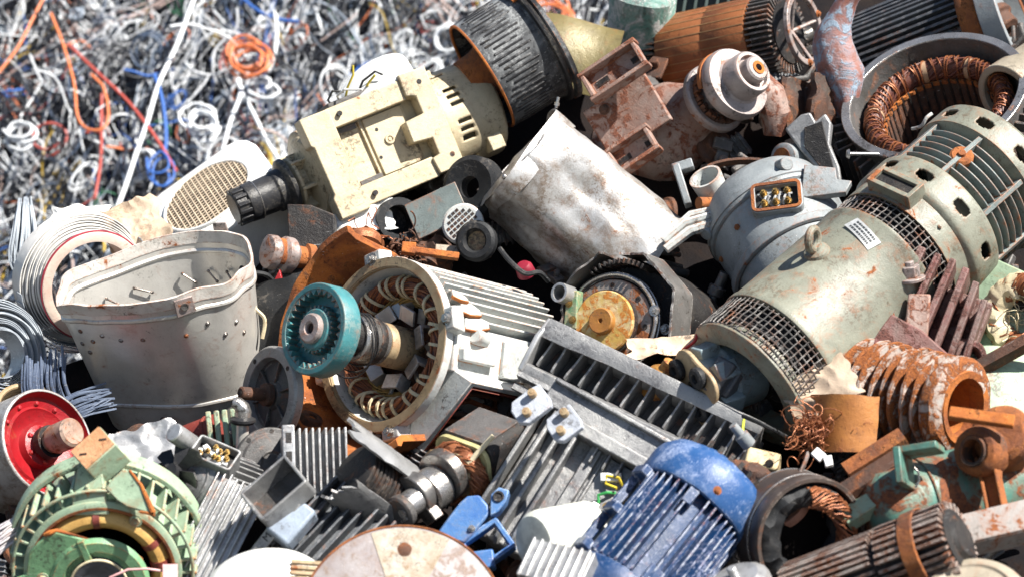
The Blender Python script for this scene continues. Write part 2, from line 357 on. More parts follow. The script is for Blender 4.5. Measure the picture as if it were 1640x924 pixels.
    M_['oxide'] = A('red_oxide_primer', (0.20, 0.032, 0.022), (0.14, 0.025, 0.018), rust=0.1, dirt=0.3, chip=0.4, rough=0.6, dirtcol=(0.03, 0.01, 0.01))
    M_['redrust'] = A('chipped_red_paint', (0.15, 0.04, 0.035), (0.15, 0.1, 0.085), rust=0.46, dirt=0.45, chip=1.0, rough=0.55, rcol=((0.17, 0.065, 0.05), (0.07, 0.03, 0.025)), chipcol=(0.34, 0.28, 0.26), dirtcol=(0.07, 0.04, 0.035), scratch=0.5, scol=(0.5, 0.4, 0.38), bump=0.8, grit=1.2)
    M_['whiterust'] = A('white_paint_over_rust', (0.42, 0.39, 0.36), (0.32, 0.29, 0.265), rust=0.6, dirt=0.2, chip=1.0, rough=0.75, rcol=((0.40, 0.125, 0.025), (0.17, 0.05, 0.018)), bump=1.0, chipcol=(0.42, 0.13, 0.03))
    M_['bluerust'] = A('blue_paint_over_rust', (0.24, 0.32, 0.40), (0.19, 0.25, 0.31), rust=0.56, dirt=0.3, chip=0.8, rough=0.55, rcol=((0.24, 0.10, 0.065), (0.13, 0.055, 0.04)), bump=0.7, scratch=0.3)
    M_['yellowrust'] = A('yellow_disc_paint', (0.46, 0.3, 0.07), (0.52, 0.42, 0.2), rust=0.46, dirt=0.8, chip=0.6, rough=0.6, rcol=((0.36, 0.12, 0.02), (0.5, 0.2, 0.03)), dirtcol=(0.62, 0.55, 0.36), scratch=0.2, scol=(0.75, 0.66, 0.4), size=0.5)
    M_['olive'] = A('olive_varnish', (0.15, 0.12, 0.045), (0.115, 0.095, 0.04), rust=0.15, dirt=0.45, chip=0.3, rough=0.4, dirtcol=(0.09, 0.07, 0.03), scratch=0.4, scol=(0.5, 0.42, 0.1), metal=0.2)
    M_['stained'] = A('stained_disc_enamel', (0.29, 0.265, 0.265), (0.23, 0.2, 0.2), rust=0.4, dirt=0.4, chip=0.6, rough=0.5, dirtcol=(0.24, 0.17, 0.14), scratch=0.2, scol=(0.75, 0.72, 0.70), grit=1.3, size=0.7, rcol=((0.2, 0.15, 0.125), (0.27, 0.21, 0.18)))
    M_['tan'] = A('tan_stain', (0.36, 0.27, 0.16), (0.28, 0.20, 0.11), rust=0.2, dirt=0.35, chip=0.2, rough=0.55, scratch=0.3, scol=(0.55, 0.48, 0.36), grit=1.2)
    M_['rubber'] = A('black_rubber', (0.012, 0.013, 0.015), (0.02, 0.021, 0.023), rust=0, dirt=0.2, chip=0.2, rough=0.6, chipcol=(0.15, 0.13, 0.12), dirtcol=(0.09, 0.08, 0.07))
    M_['peel'] = A('peeling_teal_paint', (0.10, 0.24, 0.20), (0.08, 0.20, 0.17), rust=0.56, dirt=0.2, chip=0.5, rough=0.6, rcol=((0.55, 0.57, 0.54), (0.48, 0.50, 0.48)), bump=0.7)
    M_['paper'] = A('crumpled_paper', (0.46, 0.36, 0.27), (0.37, 0.28, 0.2), rust=0, dirt=0.2, chip=0, rough=0.85, dirtcol=(0.25, 0.17, 0.11), scratch=0.2, scol=(0.72, 0.64, 0.54))
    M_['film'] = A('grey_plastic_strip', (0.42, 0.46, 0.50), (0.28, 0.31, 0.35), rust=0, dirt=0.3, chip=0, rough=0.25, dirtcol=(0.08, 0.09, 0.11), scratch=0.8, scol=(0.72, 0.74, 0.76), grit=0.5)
    M_['whitestrip'] = A('white_plastic_strip', (0.68, 0.66, 0.63), (0.55, 0.54, 0.52), rust=0, dirt=0.25, chip=0, rough=0.35, dirtcol=(0.25, 0.22, 0.19), scratch=0.5, scol=(0.3, 0.28, 0.26), grit=0.8)
    M_['pinkstrip'] = A('pink_plastic_strip', (0.58, 0.42, 0.35), (0.62, 0.52, 0.44), rust=0, dirt=0.15, chip=0, rough=0.4, dirtcol=(0.35, 0.2, 0.15), scratch=0.3, scol=(0.72, 0.66, 0.6))
    M_['gap_shade'] = A('black_gap_shade', (0.010, 0.009, 0.010), (0.016, 0.012, 0.011), rust=0.15, dirt=0.3, chip=0, rough=0.9, bump=1.0, rcol=((0.03, 0.014, 0.008), (0.02, 0.01, 0.007)), scratch=0, dirtcol=(0.02, 0.015, 0.012), size=0.002)  # black colour stands in for shade in gaps and bores
    M_['ground'] = A('dusty_ground', (0.10, 0.09, 0.075), (0.07, 0.06, 0.05), rust=0, dirt=0.4, chip=0, rough=0.95, bump=0.8, size=0.01)
    M_['beige'] = A('beige_paint', (0.33, 0.285, 0.22), (0.26, 0.225, 0.17), rust=0.15, dirt=0.3, chip=0.6, rough=0.5, grit=1.0)
    M_['brown'] = A('brown_glaze_laminations', (0.30, 0.105, 0.035), (0.19, 0.065, 0.024), rust=0.1, dirt=0.3, chip=0.2, rough=0.5, metal=0.2, dirtcol=(0.07, 0.03, 0.015), scratch=0.7, scol=(0.42, 0.24, 0.10), grit=0.8)
    M_['pcb'] = A('green_terminal_resin', (0.08, 0.2, 0.1), (0.3, 0.3, 0.2), rust=0.4, dirt=0.3, chip=0.6, rough=0.5, chipcol=(0.55, 0.5, 0.35), rcol=((0.45, 0.36, 0.2), (0.3, 0.2, 0.1)), size=0.4)
    M_['brass'] = A('brass', (0.45, 0.30, 0.10), (0.32, 0.20, 0.07), rust=0, dirt=0.25, chip=0.3, rough=0.35, metal=0.8, chipcol=(0.7, 0.55, 0.25))
    M_['orangepaint'] = A('orange_painted_sheet', (0.40, 0.16, 0.035), (0.30, 0.11, 0.025), rust=0.25, dirt=0.35, chip=0.5, rough=0.6, dirtcol=(0.10, 0.04, 0.015), scratch=0.4, scol=(0.5, 0.25, 0.1), grit=1.0)
mats()
gap_shade_spec = M_['gap_shade'].node_tree.nodes['Principled BSDF'].inputs['Specular IOR Level']; gap_shade_spec.default_value = 0.08
def plain(name, col, rough=0.5, metal=0.0):
    if name in MATS: return MATS[name]
    g = NG(name); co = g.coords(); n = g.noise(co, 0.05, 4)
    g.l(g.mix(g.step(n, 0.35, 0.65), col, tuple(c*0.72 for c in col)), g.b.inputs['Base Color'])
    g.b.inputs['Roughness'].default_value = rough; g.b.inputs['Metallic'].default_value = metal; MATS[name] = g.m; return g.m
# ---------------------------------------------------------------- the setting: ground, mounds
def structure(name, mb, mat, sharp=80):
    o = bpy.data.objects.new(name, mb.mesh(name, mat, sharp)); C.objects.link(o); o['kind'] = 'structure'; return o
structure('ground', MB().add([(-150, -60, 0), (150, -60, 0), (150, 300, 0), (-150, 300, 0)], [(0, 1, 2, 3)]), M_['ground'])
RIDGE = [(-600, 820), (0, 650), (150, 570), (400, 450), (480, 360), (700, 230), (850, 140), (1000, 70), (1250, -40), (2300, -80)]
def ridge(px):
    for (a, b), (c, e) in zip(RIDGE, RIDGE[1:]):
        if a <= px <= c: return b + (e-b)*(px-a)/(c-a)
    return RIDGE[0][1]
def mound_fn(u, v):                                          # core below the scrap, black for the shade in its gaps, follows the slope of the heap and drops behind its ridge
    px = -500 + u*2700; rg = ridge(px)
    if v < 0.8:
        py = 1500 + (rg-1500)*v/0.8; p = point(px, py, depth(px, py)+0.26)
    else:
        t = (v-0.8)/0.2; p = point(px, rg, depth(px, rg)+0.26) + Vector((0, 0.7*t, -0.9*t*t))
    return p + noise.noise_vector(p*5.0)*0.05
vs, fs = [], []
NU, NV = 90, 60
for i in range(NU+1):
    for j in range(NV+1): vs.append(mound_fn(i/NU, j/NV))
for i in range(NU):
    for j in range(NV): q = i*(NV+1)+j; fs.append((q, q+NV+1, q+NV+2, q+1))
structure('mound', MB().add(vs, fs), M_['gap_shade'])
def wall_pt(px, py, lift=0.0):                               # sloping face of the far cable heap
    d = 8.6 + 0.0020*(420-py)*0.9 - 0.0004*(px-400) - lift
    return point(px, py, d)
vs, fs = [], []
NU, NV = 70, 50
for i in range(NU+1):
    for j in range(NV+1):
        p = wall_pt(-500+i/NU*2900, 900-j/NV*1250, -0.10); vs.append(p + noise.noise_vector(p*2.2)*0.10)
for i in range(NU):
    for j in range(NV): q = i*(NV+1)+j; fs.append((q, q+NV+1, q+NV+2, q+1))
structure('mound', MB().add(vs, fs), plain('blue_black_shade', (0.010, 0.012, 0.018), 0.8))  # blue-black colour stands in for shade in the gaps between cables

# ---------------------------------------------------------------- the far heap of cut cables
R = random.Random(7)
def cable_mat(name, col, rough=0.45): return plain(name, col, rough)
CM = [cable_mat('white_cable', (0.78, 0.81, 0.84)), cable_mat('grey_cable', (0.36, 0.42, 0.50)), cable_mat('black_cable', (0.014, 0.017, 0.026)),
      cable_mat('slate_cable', (0.08, 0.115, 0.18)), cable_mat('orange_cable', (0.72, 0.21, 0.08)), cable_mat('blue_cable', (0.045, 0.14, 0.46)),
      cable_mat('yellow_cable', (0.62, 0.42, 0.05)), cable_mat('red_cable', (0.45, 0.08, 0.06)), cable_mat('green_cable', (0.05, 0.26, 0.12)), cable_mat('pink_grey_cable', (0.60, 0.46, 0.42))]
def curve_obj(name, splines, bevel, mats_, res=1):
    cu = bpy.data.curves.new(name, 'CURVE'); cu.dimensions = '3D'; cu.bevel_depth = bevel; cu.bevel_resolution = res; cu.use_fill_caps = True; cu.resolution_u = 2
    for m in mats_: cu.materials.append(m)
    for pts, rr, mi in splines:
        sp = cu.splines.new('NURBS' if len(pts) > 3 else 'POLY'); sp.points.add(len(pts)-1); sp.use_endpoint_u = True; sp.order_u = 4
        for q, p in zip(sp.points, pts): q.co = (*p, 1); q.radius = rr
        sp.material_index = mi; sp.use_smooth = True
    tmp = bpy.data.objects.new(name, cu); C.objects.link(tmp); bpy.context.view_layer.update()
    me = bpy.data.meshes.new_from_object(tmp.evaluated_get(bpy.context.evaluated_depsgraph_get())); bpy.data.objects.remove(tmp); me.name = name
    for p in me.polygons: p.use_smooth = True
    o = bpy.data.objects.new(name, me); C.objects.link(o); return o
def rand_cable(px, py, lift, mode):
    base = wall_pt(px, py, lift); k = S0*8.6
    pts = []
    if mode == 'loop':
        r = R.uniform(10, 38)*k; turns = R.uniform(0.7, 2.6); n = int(9*turns)+3
        ax = Vector((R.gauss(0, .5), R.gauss(0, .5)-1, R.gauss(0, .5))).normalized()
        a = ax.orthogonal().normalized(); b = ax.cross(a); ph = R.uniform(0, 6.28); sq = R.uniform(0.45, 1.0)
        for i in range(n):
            t = ph + 6.28*turns*i/(n-1); rr = r*(1+0.15*math.sin(t*0.7+ph))
            pts.append(base + a*(rr*math.cos(t)) + b*(rr*sq*math.sin(t)) + ax*(i*0.002) + Vector((R.gauss(0, 1), R.gauss(0, 1), R.gauss(0, 1)))*0.004)
    elif mode == 'hang':
        n = R.randint(8, 18); p = Vector(base); dx = R.gauss(0, 0.35)
        stp = R.uniform(14, 28)*k
        for i in range(n):
            pts.append(p.copy()); dx = 0.75*dx + R.gauss(0, 0.28)
            p = p + Vector((dx, -0.35+R.gauss(0, 0.2), -0.85)).normalized()*stp
    else:
        n = R.randint(5, 12); p = Vector(base); dv = Vector((R.gauss(0, 1), R.gauss(0, .4), R.gauss(0, 1))).normalized()
        stp = R.uniform(8, 20)*k
        for i in range(n):
            pts.append(p.copy()); dv = (dv + Vector((R.gauss(0, .34), R.gauss(0, .2), R.gauss(0, .34)))).normalized(); p = p + dv*stp
    return pts
wts = [46, 9, 30, 6, 2.2, 2.2, 1.4, 1.6, 1.0, 3.5]  # extra black strands stand in for shaded gaps in the heap
spl = []
def heap_spot():
    while True:
        px = R.uniform(-220, 1260); py = R.uniform(-220, 690)
        if not (py > 880 - 0.55*px or (px > 1000 and py > 130)): return px, py
def heap_mat(px, py):
    mi = R.choices(range(10), wts)[0]
    if 620 < px < 930 and py < 130 and R.random() < 0.13: mi = R.choice((4, 4, 7, 6))
    if mi <= 1 and R.random() < (0.48 if py > 250 + .2*px else 0.22 if px < 330 else 0.0): mi = R.choice((2, 3))
    return mi
for i in range(3300):                                        # loose single ends and curls
    px, py = heap_spot()
    spl.append((rand_cable(px, py, R.uniform(-0.03, 0.22), R.choices(('loop', 'hang', 'wander'), (0.30, 0.34, 0.36))[0]), R.choice((0.34, 0.42, 0.52, 0.64, 0.8, 1.0)), heap_mat(px, py)))
for i in range(420):                                         # sheaves of strands that slid down together
    px, py = heap_spot(); mi = heap_mat(px, py); k = S0*8.6; lift = R.uniform(0.0, 0.24)
    n = R.randint(7, 15); dx = R.gauss(0, .5); path = []; p = wall_pt(px, py, lift); turn = R.gauss(0, .10)
    for j in range(n):
        path.append(p.copy()); dx = dx+turn+R.gauss(0, .10)
        p = p+Vector((dx, -0.34+R.gauss(0, .12), -0.8 if R.random() < .95 else .2)).normalized()*R.uniform(16, 24)*k
    for c in range(R.randint(4, 11)):
        o = Vector((R.gauss(0, 1), R.gauss(0, .6), R.gauss(0, 1)))*R.uniform(5, 16)*k; s0 = R.randrange(0, 3)
        pts = [q+o*(1+.5*math.sin(j*.7+c))+Vector((R.gauss(0, 1), R.gauss(0, 1), R.gauss(0, 1)))*1.6*k for j, q in enumerate(path)][s0:]
        spl.append((pts, R.choice((0.3, 0.38, 0.48, 0.62)), mi if R.random() < .8 else heap_mat(px, py)))
wh = curve_obj('cable_heap', spl, 0.0050, CM, 1); tags(wh, 'tall tangled heap of cut white, grey and black cables behind the motors', 'cable heap', kind='stuff')
def smooth_px(pts, lift, wob=0.0):
    out = []
    for a, b in pts:
        p = wall_pt(a, b, lift); out.append(p + Vector((R.gauss(0, 1), R.gauss(0, 1), R.gauss(0, 1)))*wob)
    return out
def cable(label, pts, r, mi, lift=0.30, group=None, name='cable'):
    o = curve_obj(name, [(smooth_px(pts, lift, 0.004), 1.0, 0)], r, [CM[mi]], 2); tags(o, label, 'cable', group); return o
cable('long straight white cable running down the cable heap to the white housing', [(315, -20), (302, 30), (285, 70), (268, 105), (250, 145), (240, 190), (222, 235), (205, 285), (186, 335), (170, 380)], 0.0085, 0)
cable('long orange cable sloping in from the left edge of the cable heap', [(72, -10), (55, 30), (38, 65), (20, 92), (-10, 125)], 0.0058, 4)
cable('bent orange cable loop hanging in the left part of the cable heap', [(82, 25), (96, 60), (112, 100), (122, 140), (120, 175), (130, 200), (150, 212), (172, 206), (178, 180), (165, 130), (148, 118)], 0.0056, 4)
cable('pinkish red cable slanting down right of the orange loop', [(110, 72), (140, 100), (170, 130), (205, 158), (235, 200), (262, 235), (283, 275)], 0.0062, 7)
cable('rust red cable hanging straight above the strip coils', [(162, 150), (160, 190), (162, 235), (158, 280), (152, 318)], 0.0060, 7)
cable('white cable curving down to the top of the white housing', [(375, 85), (380, 125), (390, 150), (372, 180), (362, 215), (352, 255)], 0.008, 0)
cable('thick white cable swinging right of the orange coil', [(440, 25), (448, 65), (435, 100), (428, 118)], 0.009, 0)
cable('white cable running from the orange coil down to the right', [(380, 130), (395, 160), (408, 190), (428, 230), (450, 262)], 0.008, 0)
cable('blue cable hanging beside the long white cable', [(248, 120), (258, 145), (266, 180), (266, 225), (262, 250)], 0.0075, 5)
cable('blue cable arching at the top right of the orange coil', [(385, -5), (415, 22), (440, 32), (480, 35)], 0.0075, 5)
def ring_cable(label, cx, cy, rx, ry, turns, r, mi, lift=0.28, jit=3.0, name='cable_coil'):
    pts = []; n = int(turns*22)
    for i in range(n):
        t = 6.28*turns*i/n; f = 1+0.16*math.sin(t*.43+cx)+0.10*math.sin(t*1.7+cy)
        pts.append((cx+rx*f*math.cos(t)+R.gauss(0, jit*.3)+5*math.sin(t*.31), cy+ry*f*math.sin(t)+R.gauss(0, jit*.3)+9*math.sin(t*.23+1)))
    o = curve_obj(name, [([wall_pt(a, b, lift+0.02*i/22) for i, (a, b) in enumerate(pts)], 1.0, 0)], r, [CM[mi]], 2)
    tags(o, label, 'cable coil'); return o
ring_cable('bright orange coil of cable high in the cable heap', 398, 92, 30, 24, 6.2, 0.0048, 4)
ring_cable('orange cable coil at the top edge beside the black drum', 880, 22, 30, 22, 5.0, 0.0050, 4)
ring_cable('blue cable ring low in the cable heap above the strip coils', 256, 270, 18, 22, 2.6, 0.0045, 5)
ring_cable('white cable coil in the middle of the cable heap', 322, 195, 24, 20, 4.2, 0.0055, 0)
ring_cable('white cable ring at the right of the orange coil', 415, 140, 27, 14, 2.2, 0.0060, 0)
ring_cable('white cable ring near the left edge of the cable heap', 32, 212, 22, 17, 2.5, 0.0060, 0)
# ---------------------------------------------------------------- shared shapes
def fins_radial(mb, angles, r0, r1, z0, z1, th, wob=0.0):
    for a in angles:
        rr = r1*(1+mb.r.uniform(-wob, wob))
        mb.box(rr-r0, th, z1-z0, ((r0+rr)/2, 0, (z0+z1)/2), RZ(a))
    return mb
def strands(R0, r, z, n, twist, tr, seg=64, a0=0, a1=360, jit=0.0, seed=0, sz=1.0):
    """bundle of wires laid round a ring"""
    mb = MB(seed); full = abs(a1-a0) > 359
    for k in range(n):
        ph = 360*k/n + mb.r.uniform(-8, 8); pts = []; rr = r*mb.r.uniform(0.8, 1.05)
        for i in range(seg if full else seg+1):
            a = rad(a0+(a1-a0)*i/seg); p = rad(ph)+twist*a
            q = R0+rr*math.cos(p)+mb.r.uniform(-jit, jit)
            pts.append((q*math.cos(a), q*math.sin(a), z+sz*rr*math.sin(p)+mb.r.uniform(-jit, jit)))
        mb.tube(pts, tr, 5, closed=full)
    return mb
def ties(R0, r, z, angles, w=2.5, th=1.5, slant=12, seed=0, sz=1.0):
    mb = MB(seed)
    for a in angles:
        m = RZ(a) @ TR(R0, 0, z) @ RX(90) @ RY(mb.r.uniform(-slant, slant)) @ SCL(1, sz, 1)
        mb.pipe(r+th, r-0.5, -w*mb.r.uniform(.7, 1.2), w, 14, m)
    return mb
def hexrange(a, b, n): return [a+(b-a)*i/max(1, n-1) for i in range(n)]
def tangle(n, size, tr, seed, steps=7, flat=0.7, z=0):
    mb = MB(seed); r = mb.r
    for k in range(n):
        p = Vector((r.gauss(0, size*.22), r.gauss(0, size*.22), z+r.gauss(0, size*.15*flat))); d = Vector((r.gauss(0, 1), r.gauss(0, 1), r.gauss(0, flat))).normalized(); pts = []
        tw = Vector((r.gauss(0, .35), r.gauss(0, .35), r.gauss(0, .35)))
        for i in range(steps*2):
            pts.append(p.copy()); d = (d+d.cross(tw)+Vector((r.gauss(0, .12), r.gauss(0, .12), r.gauss(0, .1*flat)))).normalized(); p = p+d*size*r.uniform(.06, .10)
        mb.tube(pts, tr*r.uniform(.6, 1.0), 5)
    return mb
def crumple(w, h, amp, seed, n=16):
    """sheet with a few flat facets and sharp creases, ragged outline"""
    def f(u, v):
        x = (u-.5)*w*(1+.30*noise.noise(Vector((v*3.3, seed, 1)))); y = (v-.5)*h*(1+.34*noise.noise(Vector((u*3.7, seed, 9))))
        q = Vector((u*1.7, v*1.7*h/w+.3, seed*1.37)); z = 0
        for k, s in ((1, 1.0), (2.3, .4)): z += s*(1-2*abs(noise.noise(q*k)))
        return (x, y, amp*z*.7)
    return MB(seed).sheet(f, n*2, n*2, 1.0)
# ---------------------------------------------------------------- the big grey green motor with two mesh bands
t = Thing('electric_motor', 'big grey green barrel motor with two square mesh bands and a slotted ribbed end frame', 'motor', 1194, 621, (-0.68, -0.60, 0.42), (0, 0, 1), off=62)
mb = MB(1).lathe([(84, -40), (84, -2), (88, 2), (112, -2), (122, -6), (122, -12), (98, -14), (98, -40)], 72, closed=True)
t.part('end_shield', mb, M_['graygreen'], bevel=1.0)
def mesh_band(z0, z1, r, na, nz, seed, gap=None):
    mb = MB(seed)
    for i in range(nz):
        z = z0+(z1-z0)*i/(nz-1)
        pts = []
        for k in range(96):
            a = 2*PI*k/96; q = r+noise.noise(Vector((k*.35, z*.1, seed)))*2.2
            pts.append((q*math.cos(a), q*math.sin(a), z+noise.noise(Vector((k*.5, z, seed+4)))*1.6))
        mb.tube(pts, 1.25, 5, closed=True)
    for k in range(na):
        a = 360*k/na; pts = []
        for i in range(9):
            z = z0+(z1-z0)*i/8; q = r+1.3+noise.noise(Vector((k*.4, z*.1, seed)))*2.2
            b = rad(a+noise.noise(Vector((k*1.1, i*.6, seed)))*0.9); pts.append((q*math.cos(b), q*math.sin(b), z))
        mb.tube(pts, 1.25, 5)
    return mb
t.part('core', MB().cyl(98, -400, -44, 48).lathe([(0, -30), (30, -30), (34, -36), (60, -40), (0, -41)], 32), M_['dark'])
t.part('mesh_guard', mesh_band(-12, -84, 122, 70, 8, 3), M_['grimegrey'])
mb = MB(2).lathe([(118, -80), (126, -80), (127, -84), (127, -92), (125, -95), (125, -314), (127, -317), (127, -324), (118, -324)], 96, rf=lambda a, k: 1+0.004*math.sin(3*a+1)+0.003*math.sin(5*a))
t.part('barrel', mb, M_['graygreen'], bevel=0.8)
t.part('mesh_guard', mesh_band(-322, -372, 121, 64, 6, 8), M_['grimegrey'])
# slotted, ribbed end frame
def slot_angles(): return [65, 31, -5, -43, -80, -116, 102, 140]
prof = [(120, -368), (124, -368), (124, -405), (129, -410), (131, -414)]+[(131, -422-i*2.5) for i in range(15)]+[(131, -464), (129, -468), (110, -472), (108, -476), (108, -562), (116, -566), (131, -570)]+[(131, -574-i*2.5) for i in range(15)]+[(131, -616), (126, -622), (60, -640)]
def in_slot(c):
    r = math.hypot(c.x, c.y); a = math.degrees(math.atan2(c.y, c.x))
    if r < 128: return False
    for z0 in (-440, -592):
        for s in slot_angles():
            if abs((c.z-z0)/9.5)**3.2+abs(((a-s+180) % 360-180)/7.0)**3.2 < 1: return True
    return False
mb = MB(3).lathe(prof, 360); mb.cut(in_slot)
t.part('end_frame', mb, M_['graygreen'], thick=4.0)
mb = MB(4)
for z in (-486, -502, -518, -534, -550): mb.lathe([(98, z+5), (125, z+2), (126.5, z), (125, z-2), (98, z-5)], 120)
for a in (25, -20, -65, 70, 115, 205): mb.box(30, 9, 96, (114, 0, -518), RZ(a))
t.part('cooling_ribs', mb, M_['bluegreen'], bevel=1.0)
mb = MB(5).lathe([(0, 0), (20, 0), (20, 8), (16, 12), (7, 12), (6, 17), (0, 17)], 28, m=RZ(25) @ TR(116, 0, -518) @ RY(90))
t.part('boss', mb, M_['rust'])
mb = MB(6); m = RZ(40) @ TR(124, 0, -394) @ RY(90)
mb.box(40, 8, 26, (0, -41, 6), m); mb.box(40, 8, 26, (0, 41, 6), m); mb.box(9, 76, 26, (16, 0, 6), m); mb.box(9, 76, 26, (-16, 0, 6), m)
t.part('inlet_box', mb, M_['graygreen'], bevel=1.2)
mb = MB(6).box(24, 76, 2, (0, 0, 12), m); t.part('inlet_opening', mb, M_['dark'])
# lifting eye
m = RZ(45) @ TR(124, 0, -212) @ RY(90)
mb = MB(7).lathe([(0, 0), (22, 0), (20, 5), (10, 9), (8, 14), (0, 14)], 24, m=m)
mb.torus(17, 6.5, 0, 28, 10, m @ TR(0, 0, 27) @ RZ(20) @ RX(90))
t.part('lifting_eye', mb, M_['graygreen'])
m = RZ(30) @ TR(126.2, 0, -286) @ RY(90) @ RZ(-14)
mb = MB(8).sheet(lambda u, v: ((u-.5)*26, (v-.5)*66, -((v-.5)*66)**2/260+1), 2, 10, 1.2, m)
np_ = t.part('nameplate', mb, plain('nameplate_silver', (0.62, 0.63, 0.62), 0.35, 0.5))
mb = MB(9); r_ = random.Random(4)
for row in range(3):
    x = -7+row*7; y = -24
    while y < 22:
        w = r_.uniform(2, 6); mb.sheet(lambda u, v, x=x, y=y, w=w: (x+(u-.5)*3.4, y+v*w, -((y+v*w))**2/260+2.0), 1, 2, 0.4, m); y += w+1.4
t.part('lettering', mb, plain('nameplate_ink', (0.025, 0.03, 0.035), 0.5), np_)
for a in (-5, 60): bolts(t, 4, 5, [RZ(a) @ TR(124, 0, -390) @ RY(90)], M_['graygreen'])

# ---------------------------------------------------------------- pale grey motor with the open terminal window
t = Thing('electric_motor', 'rounded grey motor with an open square terminal window showing brass studs', 'motor', 1238, 352, (0.42, -0.72, 0.55), (0, 0, 1), off=8)
mb = MB(11).lathe([(0, -64), (34, -64), (38, -58), (70, -54), (76, -60), (88, -56), (100, -40), (106, -18), (108, -8), (112, -6), (113, 2), (109, 4), (108, 8), (105, 10), (105, 13), (108, 15), (106, 60), (101, 170), (0, 170)], 72)
t.part('body', mb, M_['bluegrey'])
mb = MB(20).lathe([(106, 84), (112, 86), (112, 100), (106, 102)], 72, closed=True); t.part('flange', mb, M_['bluegrey'], bevel=1)
bolts(t, 5, 6, [RZ(a) @ TR(104, 0, 40) @ RY(90) for a in (30, -70, 70)], M_['rust'])
t.part('seam_ring', MB(12).torus(106, 5, 4, 72, 8, sz=1.4), M_['bluegrey'])
Yv = Vector((-.86, -.5))
for a, z in ((62, -16), (-32, -24)):
    t.part('lug', MB(13).cyl(13, -10, 26, 20, RZ(a) @ TR(96, 0, z) @ RY(60), r1=11), M_['bluegrey'], bevel=1.5)
m = t.at(1245, 322, (-0.13, 0.56, 0.82), (1, 0.08, 0), 106)
def rrect(w, h, r, n=5):
    P = []
    for cx, cy, a in ((w/2-r, h/2-r, 0), (-w/2+r, h/2-r, 90), (-w/2+r, -h/2+r, 180), (w/2-r, -h/2+r, 270)):
        for i in range(n+1): P.append((cx+r*math.cos(rad(a+90*i/n)), cy+r*math.sin(rad(a+90*i/n))))
    return P
def frame_mb(w, h, r, b, z0, z1, m, seed=0):
    mb = MB(seed); o = rrect(w, h, r); i = rrect(w-2*b, h-2*b, max(1, r-b)); n = len(o)
    vs = [(*p, z0) for p in o]+[(*p, z1) for p in o]+[(*p, z1) for p in i]+[(*p, z0) for p in i]
    fs = []
    for k in range(n):
        l = (k+1) % n
        for s in range(4): e = (s+1) % 4; fs.append((s*n+k, s*n+l, e*n+l, e*n+k))
    return mb.add(vs, fs, m)
t.part('window_frame', frame_mb(84, 58, 12, 8, -8, 15, m), M_['bluegrey'], bevel=1.5)
t.part('rust_lip', frame_mb(80, 54, 10, 5, 14.6, 17, m), M_['rust'])
t.part('window_well', MB(14).prism(rrect(72, 46, 8), 3, 4.5, m), M_['dark'])
first = None
for i in range(3):
    for j in range(2):
        mm = m @ TR(-20+i*19, -9+j*19, 4)
        if first is None:
            first = t.part('terminal_stud', MB(15).cyl(5.5, 0, 5, 12).nut(4.2, 8, TR(0, 0, 5)), M_['brass']); first.matrix_local = mm
        else: copy_part(first, mm, t.o)
mb = MB(16)
for i in range(6): mb.tube([(-30+i*10, -18+(i % 3)*6, 5), (-20+i*8, (i*7) % 13-6, 12), (-15+i*8, 14-(i*5) % 9, 6)], 2.2, 6, m)
t.part('terminal_wires', mb, plain('terminal_wire', (0.32, 0.32, 0.32)))
mb = MB(17).prism([(-10, -30), (60, -16), (68, 6), (44, 8), (40, 30), (-10, 34)], 0, 14, t.at(1296, 300, (-0.05, 0.55, 0.83), (1, -0.1, 0), 84))
t.part('mounting_ear', mb, M_['bluegrey'], bevel=1.5)

# ---------------------------------------------------------------- stator with rusty copper windings, top right
t = Thing('stator', 'open grey stator ring with a thick rusty copper winding around its dark bore', 'stator', 1495, 152, (-0.22, 0.74, 0.63), (1, 0, 0), off=70)
mb = MB(21).lathe([(150, 0), (150, -12), (146, -16), (144, -60), (142, -190), (118, -190), (122, -60), (134, -14), (136, 0)], 96, closed=True, rf=lambda a, k: 1+0.006*math.sin(4*a))
t.part('housing', mb, M_['grimegrey'], bevel=1.2)
t.part('machined_rim', MB(22).lathe([(151, 1), (137, 1), (137, -3), (151.5, -3)], 96, closed=True, rf=lambda a, k: 1+0.006*math.sin(4*a)), M_['brightsteel'], bevel=0.8)
mb = fins_radial(MB(23), [i*7 for i in range(52)], 140, 172, -185, -22, 4, 0.03); mb.warp(2.2, .05, 3)
t.part('cooling_fins', mb, M_['grimegrey'])
t.part('core', MB(24).lathe([(122, -54), (92, -54), (90, -58), (90, -185), (122, -185)], 96, rf=lambda a, k: 1, closed=True), M_['darkrust'])
mb = MB(25)
for i in range(40): mb.box(1.6, 3.6, 138, (89.5, 0, -116), RZ(i*9))
t.part('slot_wedges', mb, M_['dark'])
t.part('bore_floor', MB().cyl(100, -190, -188, 40), M_['gap_shade'])
ws_ = w = t.part('winding', MB(26).torus(107, 13, -38, 72, 12, sz=1.4).warp(2.5, .08, 2), M_['varnish'])
t.part('wire_strands', strands(107, 14, -38, 16, 3.3, 1.9, 80, jit=1.2, seed=5, sz=1.4), M_['varnish'], w)
t.part('string_lashing', ties(107, 15.5, -38, [i*4.6+random.Random(i).uniform(-2, 2) for i in range(78)], 0.9, 1.2, 28, 6, 1.4), M_['copper'], w)
for a in (102, 60, 171, 36): t.part('tape_patch', ties(107, 15.2, -38, [a], 4.0, 1.0, 8, a, 1.25), plain('pale_tape', (0.40, 0.26, 0.16), 0.6), w)
t.part('teeth', MB(27).lathe([(93, -50), (88, -50), (88, -56), (93, -56)], 160, closed=True, rf=lambda a, k: 1+0.02*(int(a/6.2832*80) % 2)), M_['orangerust'])

